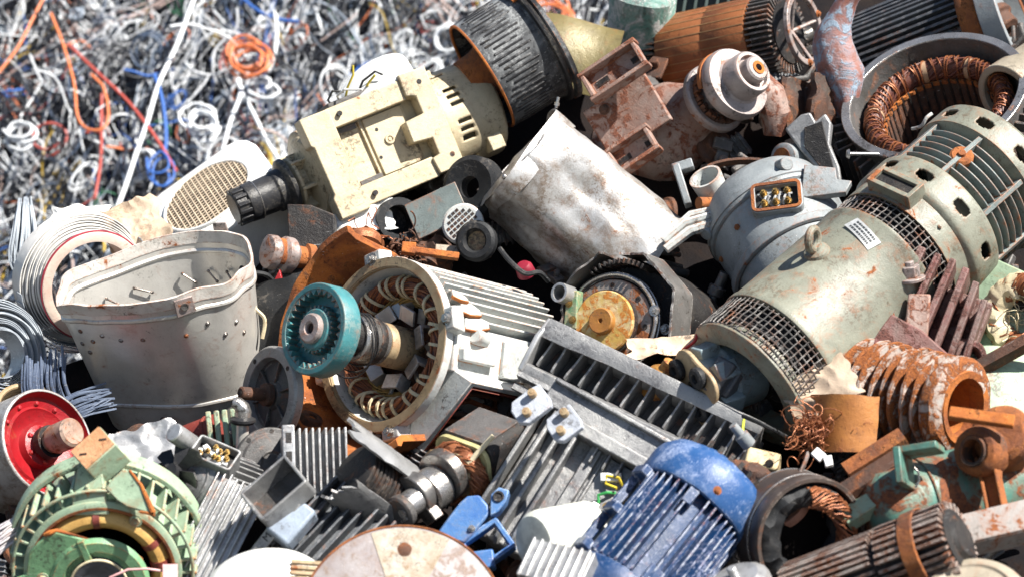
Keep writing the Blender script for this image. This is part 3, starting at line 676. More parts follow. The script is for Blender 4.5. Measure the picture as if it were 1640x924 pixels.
# beige pipe beside it
single('pipe_section', 'short wide beige pipe cut off beside the copper stator at the right edge', 'pipe', MB(28).pipe(58, 46, -120, 0, 56), M_['beige'], 1612, 158, (-0.62, -0.42, 0.66), (0, 0, 1), off=50, bevel=2)

# ---------------------------------------------------------------- blue rusty finned motor, top right corner
t = Thing('electric_motor', 'blue grey finned motor with rust stripes lying in the top right corner', 'motor', 1600, 40, (0.88, 0.33, 0.30), (0, 0, 1), off=-70)
t.part('body', MB(31).cyl(88, -280, -20, 64), M_['bluerust'])
mb = fins_radial(MB(32), [i*6.4 for i in range(56)], 84, 104, -268, -24, 4.2, 0.01)
t.part('cooling_fins', mb, M_['slate'])
mb = MB(33).sheet(lambda u, v: ((106+2*math.sin(v*3))*math.cos(rad(58+u*18)), 106*math.sin(rad(58+u*18)), -262+v*225), 6, 4, 2)
t.part('blue_plate', mb, M_['bluerust'])
t.part('end_ring', MB(34).lathe([(108, -22), (120, -22), (122, -18), (122, 10), (118, 14), (104, 14), (104, -16)], 72, closed=True), M_['rust'], bevel=1.5)
t.part('end_bell', MB(35).lathe([(104, 12), (96, -8), (70, -18), (62, -6), (40, -6), (38, -16), (0, -16)], 72), M_['bluegrey'])
t.part('rim', MB(36).lathe([(128, 12), (128, 46), (118, 46), (116, 12)], 72, closed=True), M_['bluegrey'], bevel=1.5)
def px_sheet(rows, cx, cy, bulge, th=3, nu=10, nv=24, seed=0):
    """bent sheet between a left and a right outline, rows of (left x, left y, right x, right y) from top to bottom"""
    n = len(rows)-1
    def f(u, v):
        q = min(v*n, n-1e-6); i = int(q); k = q-i; k = k*k*(3-2*k) if False else k
        r = [a+(b-a)*k for a, b in zip(rows[i], rows[i+1])]
        x = r[0]+(r[2]-r[0])*u; y = r[1]+(r[3]-r[1])*u
        return (x-cx, cy-y, bulge*math.sin(PI*min(1, u*.9+.05))+4*noise.noise(Vector((u*3, v*3, seed))))
    return MB(seed).sheet(f, nu, nv, th)
single('fan_cover', 'loose curved cover sheet of flaking blue paint over red rust', 'cover',
       px_sheet([(1352, -20, 1392, -14), (1328, 20, 1372, 6), (1306, 52, 1362, 44), (1302, 78, 1364, 66), (1308, 112, 1374, 92), (1322, 140, 1384, 112), (1332, 160, 1380, 140), (1346, 196, 1366, 186)], 1345, 85, 26, seed=38),
       worn('red_rust_blue_flakes', (0.20, 0.075, 0.055), (0.26, 0.11, 0.085), rust=.44, dirt=.3, chip=.6, rough=.55, rcol=((.30, .38, .47), (.24, .31, .40)), bump=.7, chipcol=(.3, .38, .46)), 1345, 85, (-0.05, 0.1, 0.99), (1, 0, 0), off=60, sharp=60)

# ---------------------------------------------------------------- rust rotor with black cage rings, top
t = Thing('rotor', 'brown laminated rotor drum with black finned end rings and a pale spoked hoop', 'rotor', 1232, 58, (0.87, 0.17, 0.46), (0, 0, 1), off=-20)
t.part('lamination_stack', MB(41).lathe([(0, -176), (66, -176), (67, -174), (67, -92), (66.4, -91), (66.4, -89), (67, -88), (67, -12), (66, -10), (0, -10)], 96), M_['brown'])
mb = MB(42)
for i in range(30): mb.box(1.0, 1.4, 164, (67.0, 0, -93), RZ(i*12) @ RY(0))
t.part('conductor_bars', mb, plain('pale_bar', (0.34, 0.20, 0.09), 0.5, 0.3))
def cage(z0, z1, seed, n=46):
    mb = MB(seed).cyl(50, min(z0, z1), max(z0, z1), 48)
    for i in range(n): mb.box(17, 2.6, abs(z1-z0), (59, 0, (z0+z1)/2), RZ(i*360/n) @ TR(0, 0, 0) @ RX(0))
    return mb
t.part('end_ring', cage(-8, 34, 43), M_['grimegrey'])
t.part('end_ring', cage(-176, -200, 44), M_['dark'])
t.part('inner_bore', MB(45).cyl(51, 34, 36, 48), M_['dark'])
h = t.part('hoop', MB(46).pipe(60, 50, 58, 66, 64), M_['palemetal'], bevel=1.2)
mb = MB(47)
for a in (10, 100, 190, 280): mb.tube([(0, 0, 40), (55*math.cos(rad(a)), 55*math.sin(rad(a)), 62)], 3, 8)
t.part('spoke', mb, M_['palemetal'], h)
bolts(t, 4, 4, [ring_pos(55, a, 66) for a in (200, 80)], M_['rust'], h)

# ---------------------------------------------------------------- peeling teal body, louvred panel, top centre
single('motor_housing', 'upright dark teal housing with peeling pale paint at the top edge', 'housing',
       MB(51).lathe([(0, -120), (48, -120), (52, -110), (54, 30), (40, 46), (0, 50)], 48, rf=lambda a, k: 1+.03*math.sin(3*a)).warp(3, .03, 1), M_['peel'], 1030, 20, (0.10, 0.92, 0.38), (0, 0, 1), off=-50)
mb = MB(52)
for i in range(9): mb.box(5, 70, 22, (-66+i*17, 0, 0), RY(0) @ RZ(-16))
mb.box(180, 8, 26, (0, 34, -6)); mb.box(180, 70, 4, (0, 0, -14))
single('louvred_panel', 'dark green grille of slanted slats behind the brown rotor', 'grille', mb, plain('dark_slat_green', (0.05, 0.075, 0.07), 0.5), 1130, 2, (0, 0.2, 0.95), (1, 0.12, 0), off=-60, bevel=1)

# ---------------------------------------------------------------- pink primed gear motor with stub shaft
t = Thing('gear_motor', 'pinkish brown motor with two bracket feet and a pale stepped stub shaft', 'motor', 1146, 157, (0.60, 0.42, 0.68), (0, 0, 1), off=40)
t.part('body', MB(61).lathe([(0, 0), (40, 0), (42, -10), (44, -40), (52, -56), (58, -70), (72, -95), (80, -150), (78, -240), (0, -250)], 64).warp(1.5, .03, 4), M_['pinkrust'])
t.part('flange', MB(62).lathe([(0, -12), (56, -12), (58, -9), (58, 0), (55, 4), (48, 4), (46, 2), (0, 2)], 64), M_['palemetal'], bevel=0.6)
mb = MB(63)
for i in range(22):
    a = i*360/22; mb.box(9, 7, 12, (44, 0, 9), RZ(a) @ RX(mb.r.uniform(-15, 15))); mb.box(7, 4, 12, (45, 6, 6), RZ(a))
t.part('chain_ring', mb, M_['darkrust'], bevel=1)
t.part('stub', MB().cyl(34, 0, 44, 40), M_['palemetal'])
p = t.part('shaft_disc', MB(64).lathe([(0, 14), (50, 14), (58, 18), (60, 24), (60, 34), (57, 40), (40, 42), (37, 45), (36, 74), (33, 78), (28, 78), (27, 70), (22, 69), (21, 88), (18, 91), (9, 91), (8, 80), (0, 80)], 64, m=TR(4, 0, 24)), M_['palemetal'])
t.part('rust_washer', MB(65).pipe(11, 6, 91, 92.6, 24, TR(4, 0, 24)), M_['orangerust'], p)
t.part('rust_strip', MB(66).pipe(61.5, 56, 12, 20, 30, TR(4, 0, 24), a0=-110, a1=-25), M_['rust'])
def channel_foot(L, w, h, th, m, seed):
    mb = MB(seed); mb.box(L, w, th, (0, 0, 0), m); mb.box(L, th, h, (0, w/2-th/2, -h/2), m); mb.box(L, th, h, (0, -w/2+th/2, -h/2), m)
    mb.box(th, w, h, (L/2-th/2, 0, -h/2), m); return mb
def open_foot(L, w, h, th, m, seed):
    mb = MB(seed); mb.box(L, w, th, (0, 0, 0), m)
    mb.box(L+6, th, h, (0, w/2-th/2, h/2), m); mb.box(L+6, th, h, (0, -w/2+th/2, h/2), m); mb.box(th, w-2*th, h*.92, (L/2-th/2, 0, h/2), m); mb.box(th, w-2*th, h*.92, (-L/2+th/2, 0, h/2), m); return mb
for (px, py, L, w, o) in ((988, 118, 104, 54, 46), (1018, 246, 78, 50, 40)):
    m = t.at(px, py, (-0.34, 0.30, 0.89), (0.84, 0.52, 0.05), o)
    f = t.part('foot', open_foot(L, w, 24, 7, m, 67), M_['pinkrust'], bevel=1.5)
    t.part('slot', MB(68).prism([(-12, -5), (12, -5), (12, 5), (-12, 5)], 3.6, 4.8, m @ TR(-L*.25, 0, 0)).prism([(-7, -5), (7, -5), (7, 5), (-7, 5)], 3.6, 4.8, m @ TR(L*.36, 0, 0)), M_['dark'], f)
m = t.at(1005, 185, (-0.30, 0.10, 0.93), (0.84, 0.52, 0.05), 22)
t.part('base_plate', MB(69).box(120, 92, 10, (0, 0, 0), m).warp(3, .04, 2), M_['pinkrust'], bevel=2)
bolts(t, 6, 5, [t.at(968, 176, (-0.3, 0.1, 0.93), (1, 0, 0), 29)], M_['darkrust'])

# ---------------------------------------------------------------- black slotted drum
t = Thing('fan_drum', 'black drum with slotted scratched side and orange rusty rims', 'drum', 772, 123, (-0.83, -0.51, 0.18), (0, 0, 1), off=48, s=0.94)
prof = [(98, 0), (99, -2)] + [(99, -2-i*9.0) for i in range(1, 12)] + [(99, -103), (103, -108)]
mb = MB(71).lathe(prof, 120); t.part('drum_wall', mb, worn('scuffed_black', (.03, .031, .034), (.115, .12, .125), rust=0, dirt=.42, chip=.5, rough=.45, dirtcol=(.30, .31, .31), scratch=.9, scol=(.45, .46, .46), size=.6, grit=1.0), thick=3)
mb = MB(72)
for i in range(66):
    a = i*360/66
    if (i % 3) != 3: mb.box(5, 4.4, 62+16*math.sin(i*1.7), (99.4, 0, -46), RZ(a))
t.part('pressed_ribs', mb, worn('black_rib', (.012, .012, .014), (.02, .02, .022), rust=0, dirt=.3, chip=.5, chipcol=(.35, .35, .35), rough=.45, scratch=.3), bevel=1.6)
t.part('rusty_rim', MB(73).torus(98, 2.8, 0, 90, 8), M_['orangerust'])
t.part('rim_band', MB(74).lathe([(104, -106), (113, -108), (114, -112), (104, -114)], 90, closed=True), M_['black'])
t.part('rust_seam', MB(75).pipe(109, 104, -109, -98, 20, a0=48, a1=82), M_['orangerust'])
t.part('rim_band', MB(76).lathe([(104, -118), (116, -120), (117, -128), (104, -130)], 90, closed=True), M_['blackpaint'])
t.part('inner_cone', MB(77).lathe([(95, -60), (60, -40), (46, 0), (44, 30), (0, 30)], 48), M_['rust'])
t.part('inner_drum', MB(78).cyl(90, -130, -62, 48), M_['dark'])

# ---------------------------------------------------------------- olive cover plate behind the drum
single('cover_plate', 'curved olive brown metal cover behind the black drum', 'plate',
       MB(79).sheet(lambda u, v: (-70+u*140, -62+v*124-10*(u-.5)**2, 22*math.sin(v*2.4)+4*math.sin(u*6)), 14, 12, 3), M_['olive'], 918, 92, (0.05, 0.55, 0.83), (0.97, -0.20, 0.1), off=-48)

# ---------------------------------------------------------------- beige motor seen from its feet
t = Thing('electric_motor', 'cream motor tipped over showing its feet and square base', 'motor', 590, 237, (0.28, 0.18, 0.94), (0.87, 0.36, -0.33), off=68)
PX = RY(90); PF = TR(0, -5, -62) @ PX @ TR(0, 0, 9.6) @ SCL(1, 1, 0.83)                                                 # lathe axis along local x
t.part('body', MB(81).lathe([(0, -84), (74, -84), (78, -82), (80, -80), (82, 130), (0, 130)], 64, m=TR(0, -5, -88) @ PX), M_['cream'])
mb = MB(82).box(190, 150, 96, (20, -3, -58)); t.part('frame_block', mb, M_['cream'], bevel=5)
mb = MB(83).prism([(-97, -91), (-45, -91), (-45, 80), (-97, 80), (-97, 34), (-92, 30), (-92, -50), (-97, -56)], -8, 26)
t.part('foot', mb, M_['cream'], bevel=2)
mb = MB(84).prism([(86, -84), (132, -84), (134, 86), (86, 88), (84, 52), (100, 46), (100, 16), (66, 14), (64, -22), (98, -26), (98, -54), (84, -56)], -8, 26)
t.part('foot', mb, M_['cream'], bevel=2)
mb = MB(85).box(133, 34, 20, (20, 64, 10)).box(133, 34, 20, (20, -70, 10)); t.part('rail', mb, M_['cream'], bevel=2)
mb = MB(86).box(128, 98, 5, (20, -3, -9)); mb.box(70, 96, 5, (44, -3, -5)); mb.box(3, 98, 6, (2, -3, -4)); t.part('base_panel', mb, M_['cream'], bevel=1.2)
mb = MB(87)
for x, y in ((115, 66), (118, -62), (-30, 66), (-28, -72)): mb.cyl(4.2, 20, 26.6, 14, TR(x, y, 0))
for x, y in ((26, 22), (14, -22)): mb.cyl(3, -3, -2.1, 12, TR(x, y, 0))
t.part('bolt_hole', mb, M_['dark'])
t.part('screw', MB(88).lathe([(0, 1), (3, 1), (3.5, -1), (5, -1), (5, 1), (8, 1), (8, -3), (0, -3)], 20, m=TR(40, 0, 0)), M_['cream'])
for c_ in ((-24, 41, -3), (-16, -49, -3)): t.part('dark_recess', MB(88).box(40, 9, 6, c_).warp(1, .1, 2), M_['grimegrey'], bevel=1)  # thin dark boxes along the inner rail edges
# flange side
t.part('bearing_flange', MB(89).lathe([(0, -134), (34, -134), (46, -128), (64, -124), (68, -118), (68, -108), (0, -108)], 64, m=PF), M_['cream'])
mb = MB(90)
for a in range(0, 360, 60): mb.box(30, 5, 38, (32, 0, -140), PF @ RZ(a+20))
mb.cyl(28, -172, -120, 32, PF); mb.lathe([(36, -162), (44, -158), (44, -152), (36, -148)], 48, m=PF, closed=True)
t.part('webbed_hub', mb, M_['cream'], bevel=1)
c = t.part('cable_connector', MB(91).lathe([(0, -286), (24, -286), (27, -283), (27, -262), (31, -259), (32, -240), (30, -236), (31, -200), (34, -196), (34, -180), (40, -178), (46, -174), (47, -166), (42, -163), (0, -163)], 64, m=PF), M_['black'], bevel=0.8)
mb = MB(92)
for i in range(14): mb.box(5, 6, 24, (28, 0, -272), PF @ RZ(i*360/14))
t.part('grip_ribs', mb, M_['black'], c, bevel=1)
t.part('bright_ring', MB(93).torus(31.6, 1.2, -238, 48, 6, PF), M_['brightsteel'], c)
# slotted cowl at the far end
prof = [(78, 128), (80, 132)] + [(81, 134+i*6) for i in range(16)] + [(80, 232), (76, 236), (66, 236), (62, 226), (62, 150)]
mb = MB(94).lathe(prof, 150, m=TR(0, -5, -62) @ PX)
mb2 = TR(0, -5, -62) @ PX; inv = mb2.inverted()
def cowl_hole(c):
    q = inv @ c; a = math.degrees(math.atan2(q.y, q.x)) % 360
    if not (150 < q.z < 178): return False
    # angle measured from the side that faces the viewer (local +z is lathe -x)
    d = (a-180+180) % 360-180
    return any(abs(d-k) < 2.6 for k in (-32, -22, -12, 10, 20, 30, 60, 70, -60))
mb.cut(cowl_hole); t.part('fan_cowl', mb, M_['cream'], thick=3)
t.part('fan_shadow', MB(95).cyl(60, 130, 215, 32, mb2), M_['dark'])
for sz_, c_ in (((20, 14, 60), (140, 72, -30)), ((20, 14, 40), (140, -84, -30)), ((26, 26, 30), (206, -70, -10))): t.part('lug', MB(96).box(*sz_, c_), M_['cream'], bevel=2)
# terminal opening with loose wires, pale cap behind
t.part('terminal_opening', MB(97).box(120, 14, 60, (30, 84, -45)), M_['grimegrey'], bevel=2)
m = t.at(600, 128, (-0.5, 0.75, 0.42), (0.8, 0.5, -0.2), -60)
t.part('terminal_cover', MB(98).lathe([(0, 10), (50, 9), (60, 4), (61, -4), (61, -22), (0, -22)], 48, m=m), M_['cleanwhite'])
wm = [plain('yellow_wire', (0.65, 0.5, 0.04)), plain('white_wire', (0.7, 0.7, 0.68)), plain('black_wire', (0.02, 0.02, 0.02))]
for k, (pts, q, nm) in enumerate((([(10, 88, -40), (16, 104, -20), (30, 118, -12), (34, 132, -6)], 0, 'yellow'), ([(0, 86, -40), (-10, 96, -10), (0, 100, 6), (22, 88, 22)], 1, 'white'), ([(30, 86, -40), (44, 104, -20), (66, 110, -10), (70, 100, 4)], 2, 'black'), ([(40, 86, -40), (50, 98, -10), (60, 104, 0)], 0, 'yellow'), ([(-14, 86, -40), (-24, 96, -20), (-14, 106, -10), (2, 98, -8)], 2, 'black'))):
    t.part('wire', MB().tube(pts, 2.0, 6), wm[q])

# ---------------------------------------------------------------- white dented sheet drum
t = Thing('sheet_drum', 'large dented white sheet metal drum with a torn lip and brown stains', 'drum', 836, 262, (-0.745, 0.665, 0.02), (0, 0, 1), off=70)
def drum(u, v):
    a = rad(-180+360*u); z = 6-v*268
    c, s = abs(math.cos(a-.30)), abs(math.sin(a-.30)); r = (86+9*v)/(c**5+s**5)**(1/5)
    r += 4*noise.noise(Vector((math.cos(a)*2.2, math.sin(a)*2.2, v*4)))+1.6*noise.noise(Vector((math.cos(a)*7, math.sin(a)*7, v*11)))
    fold = 1-2*abs(noise.noise(Vector((u*7+.3, v*2.2, 11.3)))); r += 5*fold+2.5*(1-2*abs(noise.noise(Vector((u*13, v*5, 4.1)))))-5
    r -= 24*math.exp(-((u-.40)*15)**2)*math.exp(-((v-.55)*1.9)**2); r -= 10*math.exp(-((u-.55)*9)**2)*math.exp(-((v-.45)*5)**2)
    return (r*math.cos(a), r*math.sin(a), z+8*math.sin(a*2)*v)
t.part('wall', MB(101).sheet(drum, 72, 30, 2.2), M_['white'], sharp=30)
def lip(u, v):
    a = rad(-170+340*u); c, s = abs(math.cos(a-.35)), abs(math.sin(a-.35)); r = (90.5+3*math.sin(u*17)*v+2.5*noise.noise(Vector((u*6, v, 2))))*.955/(c**5+s**5)**(1/5)
    return (r*math.cos(a), r*math.sin(a), -22+30*v+6*math.sin(u*11+1)*v+4*math.sin(u*23)*(1-v)+16*math.exp(-((u-.80)*11)**2)*v)
t.part('torn_lip', MB(102).sheet(lip, 48, 5, 2.4), M_['white'], sharp=70)
t.part('far_end', MB(103).lathe([(94, -238), (90, -250), (60, -256), (0, -256)], 48), M_['white'])
t.part('near_end', MB(104).lathe([(95, 4), (80, 10), (40, 12), (0, 12)], 48).warp(6, .03, 1), M_['white'])
for a in (62, -20): t.part('rivet', MB(105).ball(5, (99*math.cos(rad(a)), 99*math.sin(rad(a)), 8), 12), M_['brightsteel'])
t.part('stud', MB(106).cyl(2.6, 0, 18, 10, RZ(88) @ TR(102, 0, 18) @ RY(60)).cyl(4.2, 4, 9, 6, RZ(88) @ TR(102, 0, 18) @ RY(60)), M_['brightsteel'])
# ---------------------------------------------------------------- open grey motor with the teal pulley
t = Thing('electric_motor', 'open light grey finned motor with laced windings and a teal toothed pulley on its shaft', 'motor', 612, 551, (-0.71, 0.16, 0.69), (0, 0, 1), off=84)
t.part('housing', MB(201).lathe([(142, 0), (142, -16), (138, -20), (122, -24), (120, -40), (118, -285), (112, -285), (112, -60), (116, -30), (124, -14), (126, 0)], 120, closed=True), M_['ltgrey'])
t.part('machined_face', MB(202).lathe([(141, 0.3), (141.6, 2), (127, 2), (127, -12), (125, -12), (125, 0)], 96, closed=True), M_['tan'])
t.part('back_shield', MB().cyl(114, -290, -284, 48), M_['dark'])
mb = MB(203)
for i in range(21): mb.box(24, 4.0, 252, (129, 0, -156), RZ(30+i*6.6), tx=0.97)
for i in range(12): mb.box(24, 4.4, 252, (129, 0, -156), RZ(195+i*9.5))
t.part('cooling_fins', mb.warp(1.0, .02, 3), M_['ltgrey'], bevel=1.2)
mb = MB(204)
for k in range(40): mb.box(5, 3, 14, (141, 0, -10), RZ(92+k*4.2))
t.part('rim_teeth', mb, M_['ltgrey'])
for k, (a, z, L) in enumerate(((44, -40, 22), (35, -56, 30), (26, -64, 40))):
    m = RZ(a) @ TR(146, 0, z) @ RY(90) @ RZ(8*k-6)
    t.part('broken_fin', MB(205+k).prism([(-L*.8, -9), (-L*.2, -13), (L*.7, -10), (L*.8, 2), (L*.3, 12), (-L*.5, 10)], -3, 1.5, m @ RX(-16)).warp(2, .05, k), M_['ltgrey'], bevel=.6)
    t.part('rust_break', MB(215+k).prism([(-L*.82, -11), (-L*.2, -15), (L*.72, -11.5), (L*.7, -8), (-L*.2, -10), (-L*.8, -6)], -4, 1, m @ RX(-16)), M_['orangerust'])
# smooth side, lug and boss
mb = MB(208); mb.box(16, 74, 236, (132, 0, -140), RZ(8)); mb.box(26, 20, 74, (140, -8, -70), RZ(8)); mb.box(9, 60, 100, (143, -2, -180), RZ(8)); mb.cyl(13, 0, 40, 20, RZ(18) @ TR(134, 0, -95) @ RY(20))
t.part('side_pad', mb, M_['ltgrey'], bevel=2.5)
for a in (25, 117, 207, 295):
    m = RZ(a) @ TR(146, 0, -4)
    t.part('lug', MB(209).box(30, 46, 26, (-2, 0, -8), m, ty=.8), M_['ltgrey'], bevel=3)
    b = t.part('bolt', MB(210).nut(7.5, 8), M_['brightsteel']); b.matrix_local = m @ TR(0, 0, 4)
# terminal box below the lug
m = RZ(-33) @ TR(112, 0, -126) @ RY(90)
mb = MB(211); w, L, h = 150, 190, 62
def taper_wall(mb, m):
    o0 = [(-L/2, -w/2*.8), (L/2, -w/2*.8), (L/2, w/2*.8), (-L/2, w/2*.8)]; o1 = [(-L/2-6, -w/2-6), (L/2+2, -w/2-6), (L/2+2, w/2+6), (-L/2-6, w/2+6)]
    i0 = [(x*.92, y*.92) for x, y in o0]; i1 = [(x*.90, y*.90) for x, y in o1]
    vs = [(*p, 0) for p in o0]+[(*p, h) for p in o1]+[(*p, h) for p in i1]+[(*p, 4) for p in i0]
    fs = []
    for k in range(4):
        l = (k+1) % 4
        for s in range(3): fs.append((s*4+k, s*4+l, s*4+4+l, s*4+4+k))
    fs.append((12, 13, 14, 15)); fs.append((3, 2, 1, 0)); return mb.add(vs, fs, m)
tb = t.part('terminal_box', taper_wall(mb, m), M_['ltgrey'], bevel=1.5)
mb = MB(212)
i0 = [(-L/2*.91, -w/2*.72), (L/2*.91, -w/2*.72), (L/2*.91, w/2*.72), (-L/2*.91, w/2*.72)]; i1 = [(-L/2*.92-4, -w/2*.92), (L/2*.90, -w/2*.92), (L/2*.90, w/2*.92), (-L/2*.92-4, w/2*.92)]
vs = [(*p, 5.5) for p in i0]+[(*p, h+1.2) for p in i1]; fs = [(0, 1, 2, 3)]+[(k, (k+1) % 4, 4+(k+1) % 4, 4+k) for k in range(4)]
t.part('primed_inside', mb.add(vs, fs, m), M_['oxide'], tb, thick=1.5)
for x, y in ((L/2-8, w/2-10), (L/2-8, -w/2+10)): t.part('screw', MB(213).nut(6, 6, m @ TR(x, y, h-3)), M_['brightsteel'], tb)
for k in range(5):
    pts = [(60-k*8, -50+k*24, 12), (20, -46+k*22, 34+4*(k % 2)), (-40, -36+k*20, 30+6*(k % 3)), (-92, -30+k*18, 50)]
    t.part('lead_wire', MB().tube(pts, 4.2, 7, m), M_['copper'] if k % 2 else M_['darkrust'], tb)
# windings
w_ = t.part('winding', MB(221).torus(100, 15, -40, 96, 12, sz=1.5).warp(2, .07, 1), M_['varnish'])
t.part('wire_strands', strands(100, 16, -38, 22, 2.2, 1.9, 90, jit=0.6, seed=9, sz=1.4), M_['copper'], w_)
t.part('lacing', ties(100, 18.5, -38, [i*11+random.Random(i+40).uniform(-4.5, 4.5) for i in range(32) if i not in (7, 19, 20)], 2.5, 1.5, 30, 3, 1.4), M_['lacing'], w_)
t.part('inner_coil', strands(80, 9, -52, 12, 2.5, 1.8, 80, jit=0.6, seed=19, sz=1.4), M_['tape'], w_)
t.part('stator_core', MB(222).lathe([(112, -70), (70, -70), (68, -74), (68, -270), (112, -270)], 96, closed=True), M_['dark'])
# rotor, shaft and pulley
t.part('rotor', MB(223).lathe([(0, -60), (30, -62), (62, -66), (62, -260), (0, -260)], 48), M_['darkrust'])
mb = MB(224)
for k in range(7):
    m = RZ(k*360/7+24) @ TR(58, 0, -34) @ RZ(90) @ RX(-22)
    mb.box(32, 26, 5, (0, 0, 6), m); mb.box(5, 26, 26, (16, 0, -4), m); mb.box(14, 26, 5, (-18, 0, -4), m @ RY(-30))
t.part('fan_blades', mb, M_['alubright'], bevel=1)
t.part('shaft', MB(225).lathe([(0, -70), (34, -70), (35, -66), (35, 4), (33, 8), (29, 9), (29, 16), (0, 16)], 48), M_['tan'])
t.part('bearing_collar', MB(226).lathe([(0, 10), (30, 10), (36, 13), (36, 26), (33, 28), (33, 33), (37, 35), (37, 62), (33, 66), (0, 66)], 48), M_['brightsteel'], bevel=.6)
t.part('seal', MB(227).lathe([(37.6, 22), (39, 26), (39, 34), (37.6, 36)], 48, closed=True).lathe([(0, 64), (30, 66), (31, 84), (26, 88), (26, 112), (0, 112)], 48), M_['dark'])
mb = MB(228)
for k in range(3):
    mb.tube([((40+5*k)*math.cos(rad(a)), (40+5*k)*math.sin(rad(a))*1.05-6*k, 46+9*k+5*math.sin(rad(a*2))) for a in range(-120, 150, 15)], 1.4, 6)
t.part('loose_wire', mb, M_['black'])
p_ = t.part('pulley', MB(231).lathe([(0, 116), (70, 116), (73, 119), (73, 150), (71.5, 152.5), (63, 152.5), (62, 150), (62, 130), (0, 130)], 144), M_['teal'], bevel=.8)
mb = MB(232)
for k in range(30): mb.prism([(0, -6.2), (0, 6.2), (-8.5, 0)], 129, 151.5, RZ(k*12) @ TR(62.5, 0, 0))
t.part('rim_teeth', mb, M_['teal'], p_)
t.part('hub', MB(233).lathe([(0, 129), (34, 129), (34, 148), (31, 151), (0, 151)], 96), M_['teal'], p_, bevel=.6)
mb = MB(234)
for k in range(26): mb.prism([(0, -3.6), (0, 3.6), (5.5, 0)], 131, 147, RZ(k*360/26) @ TR(33.5, 0, 0))
t.part('hub_teeth', mb, M_['teal'], p_)
t.part('worn_ring', MB(235).lathe([(8, 150), (22, 150), (24, 152), (24, 158), (21, 161), (11, 161), (8, 158)], 48, closed=True), M_['palemetal'], p_)
t.part('shaft_bore', MB(236).cyl(9, 150, 154, 24), M_['dark'], p_)
# rusty dish around its front
single('end_shield', 'broken bright orange rusty dish wrapped round the left of the open grey motor', 'end shield',
       MB(241).lathe([(186, 46), (198, 46), (198, 38), (188, 30), (172, -60), (152, -100), (148, -100), (160, -60), (176, 30)], 80, 118, 312, closed=True).warp(2.5, .03, 3),
       M_['orangerust'], 612, 551, (-0.71, 0.16, 0.69), (0, 0, 1), off=84, bevel=1)

# ---------------------------------------------------------------- rusty stepped spindle, dark block, copper tufts
t = Thing('spindle', 'rusty pale stepped spindle end poking left above the teal pulley', 'spindle', 424, 402, (-0.88, 0.16, 0.44), (0, 0, 1), off=72)
t.part('head', MB(251).lathe([(0, 0), (16, 0), (27, -4), (28, -18), (24, -22), (24, -28), (29, -34), (29, -48), (24, -52), (20, -56), (0, -56)], 40, rf=lambda a, k: 1+.03*math.sin(4*a)), M_['palemetal'], bevel=.8)
t.part('collar', MB(252).lathe([(16, -52), (17, -70), (24, -72), (25, -84), (18, -86), (18, -52)], 40, closed=True), M_['rust'])
t.part('shaft', MB(253).lathe([(0, -50), (16, -50), (16, -120), (20, -124), (20, -240), (0, -240)], 32), M_['dark'])
t.part('rust_patch', MB(254).pipe(24.8, 20, -30, -20, 30, a0=-40, a1=120), M_['orangerust'])
single('rubber_sheet', 'black torn rubber sheet hanging beneath the rusty spindle', 'rubber sheet',
       MB(255).sheet(lambda u, v: (-70+u*140, -55+v*110+6*math.sin(u*9)*(1-v), 18*math.sin(u*2.6)-8*v), 16, 12, 4).warp(5, .03, 8), M_['rubber'], 460, 500, (-0.25, 0.1, 0.96), (0.95, 0.25, 0), off=18)
single('bracket', 'dark blue black angled bracket behind the cable connector', 'bracket',
       MB(256).prism([(-36, -70), (36, -70), (46, 40), (10, 60), (-28, 66)], -20, 20).prism([(-50, -70), (60, -70), (60, -50), (-50, -50)], -30, 34), M_['dark'], 496, 392, (-0.1, 0.2, 0.97), (1, 0.1, 0), off=16, bevel=2)
single('plate', 'small red triangular plate beside the grey bucket', 'plate', MB(257).prism([(-24, -26), (18, -22), (6, 30)], -4, 4), M_['red'], 443, 462, (-0.3, 0.1, 0.95), (1, 0, 0), off=40, bevel=1)
single('copper_bundle', 'bright copper winding bundle behind the rim of the open grey motor', 'copper', tangle(90, 44, 1.6, 258, 8).torus(24, 12, 0, 30, 8, RX(50)), M_['copper'], 580, 392, (0, 0, 1), (1, 0, 0), off=44)
single('copper_bundle', 'dark rusty copper scraps under the cream motor', 'copper', tangle(70, 44, 2.0, 259, 8), M_['darkrust'], 648, 402, (0, 0, 1), (1, 0, 0), off=30)
single('bar', 'rusty yellow flat bar lying along the top of the grey cooling fins', 'bar', MB(260).box(90, 12, 9).box(22, 20, 12, (-36, 2, 0)).warp(2, .08, 3), M_['orangerust'], 690, 405, (0.1, 0.5, 0.85), (0.9, -0.22, -0.2), off=66, bevel=1.5)

